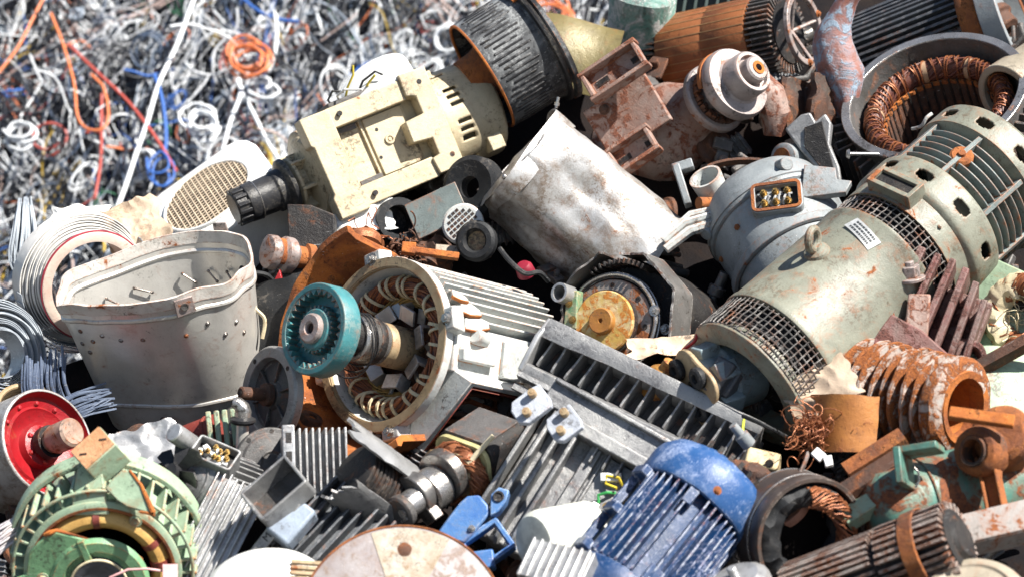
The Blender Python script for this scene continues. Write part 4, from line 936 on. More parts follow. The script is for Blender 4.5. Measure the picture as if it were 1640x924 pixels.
# ---------------------------------------------------------------- grey bucket shaped hood
t = Thing('hood', 'dented grey oval sheet metal hood open at the top like a bucket', 'hood', 246, 440, (-0.20, 0.885, 0.42), (0.98, 0.20, 0.0), off=152, s=1.06)
def rim_xy(u):
    a = 2*PI*u; c, s = math.cos(a), math.sin(a)
    x = 150*math.copysign(abs(c)**0.72, c); y = 112*math.copysign(abs(s)**0.8, s)
    k = 0.62+0.38*min(1, (x+150)/170); y *= k
    if s < 0: y *= 1.0
    return x, y
def hoodpt(u, v, inset=0.0):
    x, y = rim_xy(u); fx = 1-0.28*v; fy = 1-0.40*v
    e = max(0.0, 1-v*5)                                      # knocked about most at the rim
    d = 9*math.exp(-((u-.71)*14)**2)*math.sin(v*3)-6*math.exp(-((u-.78)*16)**2)*math.sin(min(1, v*1.4)*3)+7*math.exp(-((u-.64)*20)**2)*math.exp(-((v-.5)*4)**2)
    w = noise.noise(Vector((math.cos(u*6.283)*2.6, math.sin(u*6.283)*2.6, 3)))*(3+5*e)
    z = -v*316 - 10*v*(x/150) + 7*noise.noise(Vector((math.cos(u*6.283)*2.2, math.sin(u*6.283)*2.2, 7)))*(.3+.6*e) - 16*e*math.exp(-((u-.5)*14)**2)
    g = 1-inset/110+w/150
    return (x*fx*g+10*v, y*fy*g+d, z)
t.part('shell', MB(301).sheet(lambda u, v: hoodpt(u, v), 110, 26, 2.6), M_['galv'], sharp=60)
def bead(v, r, out=1.5):
    mb = MB(302); mb.tube([tuple(Vector(hoodpt(k/110, v))*1.0 + Vector((0, 0, 0))) for k in range(110)], r, 8, closed=True)
    return mb
t.part('bead', bead(0.075, 4.6), M_['galv']); t.part('bead', bead(0.60, 4.2), M_['galv'])
mb = MB(303).sheet(lambda u, v: tuple(Vector(hoodpt(u, -0.02+v*0.06))+Vector((0, 0, 1.5))), 110, 3, 4.2)
t.part('rolled_rim', mb, worn('rusty_zinc_rim', (.56, .53, .49), (.46, .44, .40), rust=.30, dirt=.3, chip=.6, rough=.5, grit=.8), sharp=60)
stp = None
for k, u in enumerate((.12, .17, .22, .275, .33, .385, .43)):
    p = Vector(hoodpt(u, .17, 4)); q = Vector(hoodpt(u-.02, .22, 5)); n = Vector((p.x*.2, p.y, 0)).normalized(); d = q-p
    stp = t.part('staple', MB(305).tube([p, p-n*4, q-n*4, q], 1.6, 6).ball(2.8, p-n*3, 10).ball(2.8, q-n*3, 10), M_['steel'])
riv = None
for u, v in ((.60, .14), (.625, .20), (.655, .16), (.69, .19), (.725, .19), (.765, .19), (.80, .16), (.585, .22), (.83, .24), (.60, .27), (.86, .20), (.88, .28)):
    p = Vector(hoodpt(u, v)); e = Vector(hoodpt(u+.01, v))-p; n = e.cross(Vector(hoodpt(u, v+.02))-p).normalized()
    if n.dot(p-Vector((0, 0, p.z))) < 0: n = -n
    m = Matrix.Translation(p+n*1.6) @ n.to_track_quat('Z', 'Y').to_matrix().to_4x4()
    if riv is None: riv = t.part('rivet', MB(306).lathe([(0, 2), (1.8, 1.7), (3.0, 0), (0, 0)], 14).torus(3.3, .6, 0, 16, 6), M_['steel']); riv.matrix_local = m
    else: copy_part(riv, m, t.o)
def tab(u, v, seed, w=30):
    p = Vector(hoodpt(u, v)); e = (Vector(hoodpt(u+.01, v))-p).normalized(); n = e.cross(Vector((0, 0, -1))).normalized()
    if n.dot(Vector((p.x, p.y, 0))) < 0: n = -n
    m = Matrix((e, n.cross(e), n)).transposed().to_4x4(); m.translation = p+n*3
    b = t.part('bracket_tab', MB(seed).prism([(-w/2, -14), (w/2, -14), (w/2, 12), (-w/2+2, 14)], 0, 4, m), M_['palemetal'], bevel=1)
    t.part('screw', MB(seed+1).lathe([(0, 5), (4.5, 5), (5.5, 4)], 16, m=m).pipe(6, 4.5, 4, 6, 16, m), M_['steel'], b)
tab(.77, .03, 307); tab(.13, -.02, 309, 24)
t.part('bottom', MB(311).sheet(lambda u, v: (hoodpt(u, .97)[0]*v+18*.97*(1-v), hoodpt(u, .97)[1]*v, -310), 110, 3, 3), M_['grimegrey'])
single('canister', 'grey plastic cap lying inside the grey hood', 'cap', MB(312).lathe([(0, 4), (26, 2), (33, -4), (35, -14), (35, -70), (0, -70)], 40), M_['bluegrey'], 322, 486, (-0.45, 0.55, 0.70), (0, 0, 1), off=66)

# ---------------------------------------------------------------- white housing with rusty grille
t = Thing('ventilator_housing', 'white rounded housing with an oval rusty mesh grille lying behind the hood', 'housing', 332, 314, (-0.50, 0.66, 0.56), (0.83, 0.55, 0.0), off=-92)
mb = MB(321).prism(rrect(214, 190, 44, 8), -150, 0, TR(4, 0, 0))
t.part('casing', mb, M_['cleanwhite'], bevel=14)
t.part('mesh_back', MB(322).lathe([(0, 1), (84, 1), (88, -2)], 64, m=TR(0, -2, 0) @ SCL(.90, .80, 1)), plain('deep_brown_void', (0.05, 0.032, 0.02), 0.9))
mb = MB(323)
for i in range(-9, 10):
    q = 85*math.sqrt(max(0, 1-(i*9/86)**2))
    mb.tube([(-q, i*9, 2), (0, i*9, 3), (q, i*9, 2)], 1.5, 5, TR(0, -2, 0) @ SCL(.90, .80, 1)); mb.tube([(i*9, -q, 2.4), (i*9, 0, 3.4), (i*9, q, 2.4)], 1.5, 5, TR(0, -2, 0) @ SCL(.90, .80, 1))
t.part('grille', mb, plain('rusty_cream_mesh', (0.52, 0.42, 0.31), 0.7))
t.part('grille_ring', MB(324).torus(87, 3.4, 2, 72, 8, TR(0, -2, 0) @ SCL(.90, .80, 1)), M_['cleanwhite'])

# ---------------------------------------------------------------- strip coils, strips, paper on the left
t = Thing('strip_coil', 'coil of pale plastic strip with a pink face and dark red line', 'strip coil', 152, 458, (0.36, -0.22, 0.90), (0, 0, 1), off=16)
mb = MB(331)
for i in range(9): mb.lathe([(80+i*3.2, -8-5*i-3*(i % 2)), (81.6+i*3.2, -8-5*i-3*(i % 2)), (81.6+i*3.2, -84+4*(i % 2)), (80+i*3.2, -84+4*(i % 2))], 72, closed=True, rf=lambda a, k, i=i: 1+.012*math.sin(3*a+i*.7))
t.part('wound_strips', mb, M_['whitestrip'])
t.part('pink_face', MB(332).lathe([(70, -64), (72, 0), (86, 1.5), (88, 0.5), (88, -6), (76, -8), (74, -64)], 72, closed=True), M_['pinkstrip'])
t.part('red_line', MB(333).torus(89, 1.8, -2, 72, 6), plain('dark_red_strip', (0.30, 0.03, 0.05)))
mb = MB(334)
for i in range(5): mb.lathe([(108+i*3, -30-i*6), (109+i*3, -30-i*6), (109+i*3, -58-i*6), (108+i*3, -58-i*6)], 60, 40+i*8, 250-i*6, closed=True, rf=lambda a, k, i=i: 1+.03*math.sin(2*a+i))
for i in range(44): mb.box(1.5, 2.2, 12, (109.5, 0, -44), RZ(50+i*4.4))
t.part('loose_strips', mb, M_['film'])
t = Thing('strip_coil', 'blue grey perforated strip coil at the left edge of the heap', 'strip coil', 6, 566, (0.50, 0.16, 0.85), (0, 0, 1), off=10)
mb = MB(335)
for i in range(16): mb.lathe([(38+i*3.2, -3*(i % 4)), (39.2+i*3.2, -3*(i % 4)), (39.2+i*3.2, -42), (38+i*3.2, -42)], 60, closed=True, rf=lambda a, k, i=i: 1+.03*math.sin(2*a+i*.8)+.01*math.sin(7*a+i))
t.part('wound_strips', mb, M_['film'])
mb = MB(336)
for i in range(60): mb.box(1.4, 3.2, 16, (89.5, 0, -20), RZ(i*6))
t.part('perforations', mb, M_['dark'])
mb = MB(337); r_ = mb.r
for i in range(42):
    x0 = r_.uniform(-30, 20); x1 = x0+r_.uniform(10, 46)
    mb.tube(cat([(x0*.5, 85+r_.uniform(-10, 14), r_.uniform(-10, 10)), (x0*.8, 40, r_.uniform(0, 20)), (x0, -10, r_.uniform(0, 24)), (x1*.9, -60, r_.uniform(-10, 20)), (x1, -96+r_.uniform(-18, 14), r_.uniform(-10, 10))]), r_.uniform(1.2, 2.4), 5)
single('strip_bundle', 'sheaf of pale grey plastic strips hanging left of the pink faced coil', 'strip bundle', mb, M_['film'], 42, 412, (0, 0.2, 0.98), (1, 0, 0), off=0)
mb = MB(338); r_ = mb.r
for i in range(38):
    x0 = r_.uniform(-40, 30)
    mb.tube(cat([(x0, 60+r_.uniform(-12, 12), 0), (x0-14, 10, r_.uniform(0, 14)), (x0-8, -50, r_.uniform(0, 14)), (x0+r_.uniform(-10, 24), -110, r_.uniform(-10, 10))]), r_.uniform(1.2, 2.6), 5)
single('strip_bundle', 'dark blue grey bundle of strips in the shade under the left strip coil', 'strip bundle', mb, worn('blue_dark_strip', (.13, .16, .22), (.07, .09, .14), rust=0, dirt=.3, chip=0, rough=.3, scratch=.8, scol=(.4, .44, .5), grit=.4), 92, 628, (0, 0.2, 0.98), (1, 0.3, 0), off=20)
single('paper_scrap', 'crumpled white paper lying on top of the pink faced coil', 'paper', crumple(96, 46, 12, 341), M_['cleanwhite'], 130, 354, (-0.2, 0.5, 0.84), (1, -0.1, 0), off=6, sharp=20)
single('sheet_scrap', 'pale torn sheet with brown stains between the coil and the white housing', 'sheet', crumple(96, 84, 12, 342), M_['paper'], 216, 362, (-0.1, 0.5, 0.86), (0.9, 0.4, 0), off=0, sharp=20)
single('paper_scrap', 'tan torn paper tucked behind the back edge of the grey hood', 'paper', crumple(60, 60, 10, 343), M_['paper'], 222, 372, (-0.1, 0.5, 0.86), (0.9, 0.4, 0), off=16, sharp=20)
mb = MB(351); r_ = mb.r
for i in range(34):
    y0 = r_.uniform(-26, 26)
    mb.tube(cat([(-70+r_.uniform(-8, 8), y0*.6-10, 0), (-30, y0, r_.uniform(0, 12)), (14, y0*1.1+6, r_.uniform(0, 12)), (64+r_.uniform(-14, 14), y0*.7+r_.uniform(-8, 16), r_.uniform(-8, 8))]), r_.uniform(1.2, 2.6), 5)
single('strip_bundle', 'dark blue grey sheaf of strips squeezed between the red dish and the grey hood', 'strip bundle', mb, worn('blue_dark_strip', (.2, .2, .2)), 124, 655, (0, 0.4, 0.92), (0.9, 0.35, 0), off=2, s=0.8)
single('crushed_tin', 'crumpled pale tin sheet in the dark corner below the grey hood', 'sheet', crumple(110, 70, 14, 352, 16), M_['alubright'], 232, 716, (-0.1, 0.4, 0.9), (0.97, 0.2, 0), off=30, sharp=25)
# ---------------------------------------------------------------- cut open motor with the yellow disc
t = Thing('electric_motor', 'cut open black motor showing a rusty yellow disc inside a jagged casing', 'motor', 977, 518, (-0.42, 0.16, 0.90), (1, 0.1, 0), off=70)
def octo(a, k=0): return 1/max(abs(math.cos(a)), abs(math.sin(a)), abs(math.cos(a-.785))*1.0, abs(math.sin(a-.785))*1.0)
def shell_piece(a0, a1, seed, r=92, z0=26, z1=-60, jag=16):
    def f(u, v):
        a = rad(a0+(a1-a0)*u); q = r*octo(a+.2)*(1+.02*v)
        zf = z0+jag*noise.noise(Vector((u*6, seed, 0)))+jag*.5*noise.noise(Vector((u*21, seed, 3)))
        return (20+q*math.cos(a), 14+q*math.sin(a), zf+(z1-zf)*v)
    return MB(seed).sheet(f, 36, 5, 3.5)
t.part('casing', shell_piece(95, 230, 401, z1=-120), M_['grimegrey'], sharp=30)
t.part('casing', shell_piece(-48, 82, 402, 94, 12, -60, 8), worn('scraped_dark_plate', (.20, .19, .18), (.12, .115, .11), rust=.22, dirt=.35, chip=.9, chipcol=(.6, .58, .55), rough=.4, metal=.4, grit=1.2, scratch=.8, scol=(.5, .48, .45)), sharp=30)
mb = MB(403).lathe([(0, -30), (84, -30), (90, -40), (92, -200), (0, -205)], 48, m=TR(22, 14, 0), rf=lambda a, k: 1+.05*math.cos(4*a)); t.part('body', mb, M_['dark'])
mb = MB(404)
for i in range(12): mb.box(9, 4, 60, (82, 0, -16), TR(20, 14, 0) @ RZ(52+i*6))
t.part('frame_ribs', mb, M_['dark'], bevel=1)
t.part('clamp_ring', MB(405).torus(78, 3.6, 0, 72, 8, TR(2, 2, 0)).torus(80, 2.2, -10, 72, 8, TR(2, 2, 0)), M_['brightsteel'])
t.part('side_wall', MB(406).pipe(78, 72, -40, -2, 64, TR(2, 2, 0)), M_['grimegrey'])
fl = t.part('flange_plate', MB(407).lathe([(0, -10), (70, -10), (72, -7), (72, -2), (70, 0), (0, 0)], 64), worn('rust_stained_plate', (0.30, 0.28, 0.26), (0.22, 0.20, 0.19), rust=0.45, dirt=0.35, rough=0.5, chip=0.4, metal=.3))
for a in (30, 80, 135, 190, 250, 300, 345): t.part('bolt_hole', MB().cyl(4.4, 0.2, .9, 14, ring_pos(62, a)), M_['dark'], fl)
d = t.part('yellow_disc', MB(409).lathe([(0, 4), (46, 4), (50, 7), (51, 18), (49, 20.5), (22, 21), (0, 21)], 64, m=TR(-2, 0, 0)), M_['yellowrust'])
t.part('hub', MB(410).lathe([(20, 20), (21.5, 22), (21, 32), (19, 34), (4, 33), (3, 28), (0, 28)], 40, m=TR(-2, 0, 0)), worn('amber_hub', (.34, .15, .025), (.26, .10, .02), rust=.3, dirt=.3, rough=.6), d)
t.part('disc_rim', MB(411).lathe([(50, 5), (54, 6), (54, 12), (50.5, 13)], 64, closed=True, m=TR(-2, 0, 0)), M_['dark'], d)
g_ = t.part('terminal_block', MB(412).box(22, 62, 18, (-60, 20, 14), RZ(-10)).box(12, 16, 14, (-52, -16, 18)).warp(2.5, .06, 2), M_['pcb'], bevel=2)
bolts(t, 4.5, 5, [TR(-58, 40, 23), TR(-54, 12, 24)], M_['brass'], g_)
bolts(t, 6, 10, [TR(80, 6, 2), TR(86, -22, -20)], M_['brightsteel'])
t.part('metal_tube', MB(413).pipe(16, 12, -30, 0, 24, t.at(895, 468, (-0.6, 0.2, 0.76), (1, 0, 0), -6)), M_['alubright'])
single('sheet_scrap', 'pale peach torn strip of sheet under the yellow disc', 'sheet', crumple(118, 34, 10, 414, 14), worn('peach_card', (0.70, 0.52, 0.38), (0.60, 0.42, 0.30), rust=.05, dirt=.15, chip=0, rough=.7), 1064, 556, (0.05, 0.5, 0.86), (0.97, 0.12, 0), off=92, sharp=25)

# ---------------------------------------------------------------- blue grey gearbox in front of the big motor
t = Thing('gearbox', 'oily blue grey gearbox with a tan flange and black rubber bushings below the big motor', 'gearbox', 1112, 622, (-0.80, -0.30, 0.52), (0, 0, 1), off=84)
t.part('flange', MB(421).lathe([(12, -5), (56, -5), (60, -3), (60, 3), (57, 5), (12, 5)], 48, closed=True, rf=lambda a, k: 1+.10*math.cos(4*a+.5)), M_['tan'], bevel=1)
for a in (20, 110, 200, 290):
    m = ring_pos(40, a, 4); b = t.part('bushing', MB(422).lathe([(6, 0), (16, 0), (18, 3), (18, 10), (15, 13), (8, 13), (6, 8)], 28, closed=True, m=m), M_['rubber'])
    t.part('bore', MB(423).cyl(7, -1, 7, 16, m), M_['dark'], b)
mb = MB(424).lathe([(0, -6), (44, -6), (48, -14), (46, -44), (56, -52), (56, -110), (0, -112)], 48)
for a in (10, 70, 130, 190, 250, 310): mb.box(26, 30, 40, (52, 0, -34), RZ(a), tx=.8)
t.part('body', mb, worn('oily_teal_grey', (0.20, 0.26, 0.28), (0.14, 0.18, 0.20), rust=.12, dirt=.4, rough=.4), bevel=2)
t.part('side_block', MB(425).box(52, 46, 44, (0, 0, 0), t.at(1160, 612, (-0.3, 0.3, 0.9), (0.8, -0.5, 0), 6)).box(34, 60, 26, (0, 0, 26), t.at(1160, 612, (-0.3, 0.3, 0.9), (0.8, -0.5, 0), 6)), M_['slate'], bevel=4)
single('cover_slab', 'dark blue black flat lid jutting out below the lower mesh band', 'lid', MB(426).box(96, 54, 9).box(70, 30, 20, (0, 0, -12)), worn('dark_teal_lid', (0.035, 0.045, 0.05), (0.05, 0.06, 0.065), rust=.03, dirt=.25, chip=.5, chipcol=(.2, .22, .23), rough=.4), 1168, 572, (-0.42, 0.45, 0.79), (0.78, -0.55, 0), off=104, bevel=2)
single('bottle_shell', 'small rusty amber shell lying between the fins and the gearbox', 'shell', MB(427).lathe([(0, 30), (9, 29), (11, 14), (24, 2), (27, -10), (25, -40), (0, -42)], 32), worn('amber_rust', (0.42, 0.22, 0.045), (0.30, 0.13, 0.03), rust=.4, dirt=.3, rough=.5), 1062, 600, (0.35, 0.75, 0.56), (1, 0, 0), off=78)

# ---------------------------------------------------------------- long ribbed aluminium trough
t = Thing('heat_sink', 'long weathered aluminium trough crossed by a row of ribs', 'heat sink', 1022, 642, (-0.10, 0.42, 0.90), (0.86, -0.50, 0.10), off=88)
L = 400
mb = MB(431).sheet(lambda u, v: (-L/2+u*L, 40+18*v-8*math.sin(v*3.1), -48+56*v-14*(1-v)*u), 24, 8, 5); mb.sheet(lambda u, v: (-L/2+u*L, 58-(34-16*u)*v, 8-5*v*v+3*math.sin(u*5)), 24, 6, 5)
t.part('upper_wall', mb.warp(1.5, .03, 1), M_['alu'], bevel=.8)
mb = MB(432).sheet(lambda u, v: (-L/2+u*(L-60), -10-34*v, -46+40*min(1, v*2.2)-7*v*v), 24, 10, 5); mb.box(L-60, 9, 14, (-30, -47, -10)); mb.box(L-90, 12, 6, (-45, -66, -16))
t.part('lower_wall', mb.warp(1.5, .03, 2), M_['alu'], bevel=.8)
t.part('floor', MB(433).box(L, 80, 5, (0, 8, -50)), M_['grimegrey'])
mb = MB(434)
for i in range(15):
    x = -L/2+16+i*26.5; mb.prism([(-12, -48), (42, -48), (52, -8), (50, 4), (38, -4), (14, -12), (-6, -14), (-16, -18)], -2.0, 2.0, TR(x, 0, 0) @ RY(90) @ RZ(90) @ RY(-8+4*math.sin(i*2.1)))
t.part('ribs', mb, M_['alu'], bevel=1)
t.part('end_cheek', MB(435).prism([(-44, -50), (54, -50), (60, 4), (20, 12), (-40, -6)], -5, 5, TR(-L/2-2, 0, 0) @ RY(90) @ RZ(90)), M_['alubright'], bevel=3)

# ---------------------------------------------------------------- aluminium motor with long fins and terminal wires
t = Thing('electric_motor', 'grey cast aluminium motor with long bold fins and two bolted feet', 'motor', 905, 778, (-0.08, 0.26, 0.96), (0.86, -0.50, 0.15), off=78)
mb = MB(441).box(200, 268, 60, (10, 0, -34)); t.part('body', mb, M_['alu'], bevel=4)
mb = MB(442)
for k, x in enumerate((-96, -72, -48, -22)): mb.prism([(-136, -6), (96, -6), (96, 28), (-112, 34), (-132, 24), (-140, 8)], -3.6, 3.6, TR(x, 0, 0) @ RZ(90) @ RX(90))
t.part('cooling_fins', mb.warp(1.6, .014, 2), M_['alu'], bevel=2.2)
mb = MB(443).box(20, 236, 14, (14, -12, 2)).box(5, 200, 9, (32, -20, 0)).box(64, 180, 6, (66, -14, -1)); t.part('side_panel', mb, M_['alu'], bevel=2)
mb = MB(444).box(236, 40, 40, (18, 116, 10)).box(200, 22, 52, (34, 88, 8)).box(236, 8, 56, (20, 138, 12))
for i in range(5): mb.box(5, 34, 30, (16+i*24, 66, 6))
t.part('cross_beam', mb, M_['alu'], bevel=2.5)
for k, (px, py, sx, sy) in enumerate(((851, 650, 64, 52), (904, 680, 54, 54))):
    m = t.at(px, py, (-0.30, 0.42, 0.86), (0.80, 0.55, 0), 66)
    poly = [(-sx/2, -sy*.3), (-sx*.3, -sy/2), (sx*.42, -sy*.46), (sx/2, -sy*.2), (sx*.48, sy*.44), (sx*.2, sy/2), (-sx*.36, sy*.46), (-sx/2, sy*.2)]
    f = t.part('foot', MB(445+k).prism(poly, -6, 6, m), M_['paleblue'], bevel=2)
    for x, y in ((-sx*.18, -sy*.22), (sx*.2, sy*.22)):
        t.part('bolt', MB(447).cyl(7, 6, 18, 16, m @ TR(x, y, 0)).cyl(3.2, 17, 18.6, 6, m @ TR(x, y, 0)), M_['tan'], f, bevel=.8)
b = t.part('terminal_hole', MB(448).cyl(8, 2, 3, 20, TR(86, 40, 0)).cyl(5, 2, 3, 16, TR(30, -66, 0)), M_['dark'])
for k, (pts, c) in enumerate((([(84, 44, 4), (70, 52, 16), (52, 46, 14), (56, 34, 10), (76, 36, 14)], wm[0]), ([(76, 30, 4), (66, 22, 14), (56, 12, 12), (62, 2, 8)], plain('green_wire', (0.04, 0.3, 0.08))), ([(84, 26, 4), (80, 14, 14), (90, 6, 12)], plain('red_wire', (0.5, 0.03, 0.03))))):
    t.part('wire', MB().tube(pts, 2.6, 7), c)
t.part('terminal_strip', MB(449).box(34, 14, 12, (74, 12, 8), RZ(30)).box(12, 20, 10, (60, -10, 8)), M_['cleanwhite'], bevel=1.5)
bolts(t, 5, 6, [TR(92, 20, 12), TR(78, 2, 12), TR(40, -30, 6)], M_['brass'])

# ---------------------------------------------------------------- white cap, blue motor
t = Thing('capacitor_cover', 'rounded off white plastic cap lying against the blue motor', 'cap', 852, 870, (-0.76, -0.16, 0.62), (0, 0, 1), off=148)
t.part('shell', MB(451).lathe([(0, 2), (30, 1), (44, -3), (50, -11), (52, -22), (51, -120), (0, -120)], 56), plain('offwhite_plastic', (0.66, 0.67, 0.60), 0.35))
t.part('seam', MB(452).torus(51.4, 1.0, -26, 56, 6), plain('offwhite_plastic', (0.66, 0.67, 0.60)))
t.part('scuff', MB(453).sheet(lambda u, v: (-6+u*26+8*v, -24+v*16+5*math.sin(u*5), 2.6-.4*u), 8, 5, .6), M_['tan'])

t = Thing('electric_motor', 'royal blue finned motor with a scuffed rounded fan cover', 'motor', 1106, 815, (0.58, 0.73, -0.36), (0, 0, 1), off=128, s=0.96)
t.part('body', MB(461).cyl(84, -330, 4, 64), M_['blue'])
mb = MB(462)
for a in hexrange(-62, 98, 19):
    if not -3 < a-2 < 3: mb.box(20, 3.4, 178, (92, 0, -94), RZ(a))
t.part('cooling_fins', mb.warp(1.3, .018, 2), M_['blue'], bevel=1)
t.part('drive_shield', MB(463).lathe([(84, -182), (99, -184), (102, -190), (102, -226), (98, -232), (86, -236), (80, -330), (0, -330)], 72), M_['blue'], bevel=1)
mb = MB(464).lathe([(99, -6), (104, -4), (107, 2), (108, 40), (104, 58), (92, 74), (72, 84), (40, 88), (0, 88), (0, 84), (70, 80), (90, 70), (101, 52), (103, 2)], 96, rf=lambda a, k: 1+.012*math.sin(3*a+.6))
t.part('fan_cover', mb.warp(2.2, .022, 5), worn('scuffed_blue_cover', (.013, .062, .19), (.028, .085, .22), rust=.10, dirt=.50, chip=.9, rough=.38, chipcol=(.62, .66, .75), scratch=.9, scol=(.5, .56, .72), dirtcol=(.30, .36, .52), rcol=((.45, .50, .62), (.3, .36, .52)), grit=.5, size=1.2), bevel=.6)
mb = MB(465)
for k in range(26): mb.box(2.5, 8, 16, (86, 0, 82), RZ(k*360/26) @ RY(0))
t.part('air_slots', mb, M_['dark'])
t.part('cover_screw', MB(466).nut(5, 4, RZ(8) @ TR(107, 0, 14) @ RY(90)), M_['rust'])
mb = MB(467)
for z in (-14, -96, -176): mb.box(30, 40, 18, (100, 0, z), RZ(-72))
mb.box(16, 14, 190, (104, 0, -96), RZ(-84)); mb.box(12, 10, 170, (96, 0, -94), RZ(-60))
t.part('terminal_base', mb, M_['blue'], bevel=2.5)
for sx_, sy_, sz_, z_, a_ in ((18, 20, 40, -150, 42), (18, 18, 30, -20, -8), (10, 30, 36, -168, 12)): t.part('pad', MB(468).box(sx_, sy_, sz_, (94, 0, z_), RZ(a_)), M_['blue'], bevel=2)
bolts(t, 5, 7, [RZ(a) @ TR(93, 0, -180) @ RY(0) for a in (8, 60)], M_['blue'])

# ---------------------------------------------------------------- silver boxes along the bottom edge
mb = MB(471).box(110, 70, 60)
for i in range(8): mb.box(4, 74, 64, (-52+i*14, 0, 1.5))
single('finned_block', 'pale grey ribbed block in front of the white cap at the bottom edge', 'block', mb, M_['alubright'], 896, 918, (-0.2, 0.55, 0.81), (0.86, -0.40, 0), off=176, bevel=1.2)
single('motor_can', 'pale grey faceted can under the blue motor at the bottom edge', 'can', MB(472).lathe([(0, 6), (40, 4), (52, -4), (56, -16), (56, -120), (0, -120)], 14).cyl(8, 4, 22, 14), M_['alubright'], 1178, 926, (-0.35, 0.80, 0.48), (0, 0, 1), off=150, bevel=2, sharp=18)

# ---------------------------------------------------------------- blue bracket
def px_poly(pts, cx, cy): return [(a-cx, cy-b) for a, b in pts]
t = Thing('bracket', 'bright blue cast bracket with a rounded tongue between the disc and the fins', 'bracket', 758, 824, (-0.10, 0.25, 0.96), (1, 0, 0), off=116)
t.part('tongue', MB(481).prism(px_poly([(702, 850), (722, 824), (736, 804), (750, 794), (767, 792), (783, 810), (785, 824), (757, 857), (744, 871), (723, 863)], 758, 824), -12, 6).warp(2, .05, 2), M_['bluebright'], bevel=3)
lg = t.part('lug', MB(482).prism(px_poly([(787, 794), (800, 782), (817, 788), (812, 806), (800, 822), (786, 830)], 758, 824), -16, 12), M_['bluebright'], bevel=2)
t.part('lug_hole', MB(483).pipe(9, 6, 12, 15, 20, TR(42, 26, 0)).cyl(6, 12, 13, 20, TR(42, 26, 0)), M_['dark'], lg)
t.part('frame', frame_mb(74, 60, 6, 9, -26, 0, TR(22, -48, 0) @ RZ(34)), M_['bluebright'], bevel=2)
t.part('foot_block', MB(484).box(40, 30, 30, (6, -76, -6), RZ(6)), M_['bluebright'], bevel=3)
bolts(t, 4, 5, [TR(-2, -24, 6)], M_['brightsteel'])

# ---------------------------------------------------------------- crankshaft rotor and copper wound stator block
t = Thing('crankshaft', 'oily steel compressor crankshaft with offset webs', 'crankshaft', 638, 822, (-0.66, -0.47, 0.58), (0, 0, 1), off=120)
t.part('end_disc', MB(491).lathe([(0, 0), (24, 0), (28, -3), (28, -14), (0, -14)], 48), M_['grimegrey'], bevel=1)
t.part('pin_slot', MB(492).cyl(8, 0, 2, 20, TR(10, -4, 0)).box(26, 5, 3, (0, -14, 1)), M_['brightsteel'])
t.part('journal', MB(493).cyl(22, -50, -12, 40, TR(4, 2, 0)), M_['brightsteel'])
t.part('web', MB(494).cyl(38, -66, -42, 48, TR(-6, 8, 0)).box(30, 40, 22, (0, -24, -52)), M_['steel'], bevel=2)
t.part('main_journal', MB(495).lathe([(30, -64), (36, -66), (37, -80), (36, -98), (30, -100)], 48, closed=True), M_['brightsteel'])
t.part('web', MB(496).cyl(44, -124, -100, 48, TR(10, 8, 0)), M_['steel'], bevel=2)
t.part('thrust_plate', MB(497).prism([(52*(1+.12*math.cos(3*a))*math.cos(a), 52*(1+.12*math.cos(3*a))*math.sin(a)) for a in [i*.1745 for i in range(36)]], -134, -128), M_['tan'], bevel=1)
bolts(t, 6, 6, [ring_pos(46, a, -128) for a in (-20, 95, 215)], M_['tan'])
t = Thing('stator', 'square black stator block with a bright copper winding bulging from its end', 'stator', 728, 766, (-0.66, -0.44, 0.61), (0.3, 0.8, 0), off=92, s=0.86)
wv = t.part('winding', MB(501).torus(50, 17, -14, 48, 10).warp(4, .07, 3), M_['copper'])
t.part('wire_strands', strands(50, 18, -14, 22, 2.6, 1.5, 60, jit=1.4, seed=502), M_['copper'], wv)
t.part('loose_wires', tangle(50, 50, 1.2, 503, 6), M_['copper'], wv)
t.part('insulation_rim', frame_mb(136, 128, 30, 14, -34, -24, I4), plain('straw_insulation', (0.42, 0.38, 0.18), 0.6))
mb = MB(504).prism(rrect(140, 132, 26, 6), -140, -36); t.part('lamination_block', mb, M_['dark'], bevel=2)
t.part('worn_face', MB(505).box(4, 100, 100, (70, 0, -88)), M_['grimegrey'], bevel=1)
t.part('plastic_pin', MB(506).cyl(5, -10, 50, 14, t.at(757, 734, (0.65, 0.72, 0.2), (1, 0, 0), 34), r1=4), M_['lacing'])
# ---------------------------------------------------------------- broken aluminium housing
t = Thing('broken_housing', 'snapped grey aluminium housing split open over a dark ribbed core', 'housing', 552, 744, (-0.70, 0.50, 0.51), (0, 0, 1), off=196)
def strip(a0, a1, r, z0, z1, seed, jag=22):
    def f(u, v):
        a = rad(a0+(a1-a0)*u); zz = z0+jag*noise.noise(Vector((u*5, seed, 0)))+jag*.4*noise.noise(Vector((u*17, seed, 4)))
        e = 1+.05*noise.noise(Vector((v*7, seed, 2)))*(1 if u in (0, 1) else .2)
        return (r*e*math.cos(a), r*e*math.sin(a), zz+(z1-zz)*v)
    return MB(seed).sheet(f, 18, 16, 4.5)
t.part('lower_shell', strip(-84, -8, 62, 6, -130, 511).warp(1.5, .06, 1), M_['alu'], sharp=25)
t.part('upper_shell', strip(42, 92, 64, 44, -150, 512).warp(1.5, .06, 4), M_['alubright'], sharp=25)
t.part('flange_strip', MB(513).pipe(74, 64, -128, -60, 24, a0=-132, a1=-70), M_['alu'], bevel=1)
mb = MB(514)
prof = []
for i in range(16): prof += [(44, -20-i*8), (48, -22-i*8), (48, -26-i*8), (44, -28-i*8)]
t.part('ribbed_core', mb.lathe([(0, -20)]+prof+[(0, -150)], 48), M_['dark'])

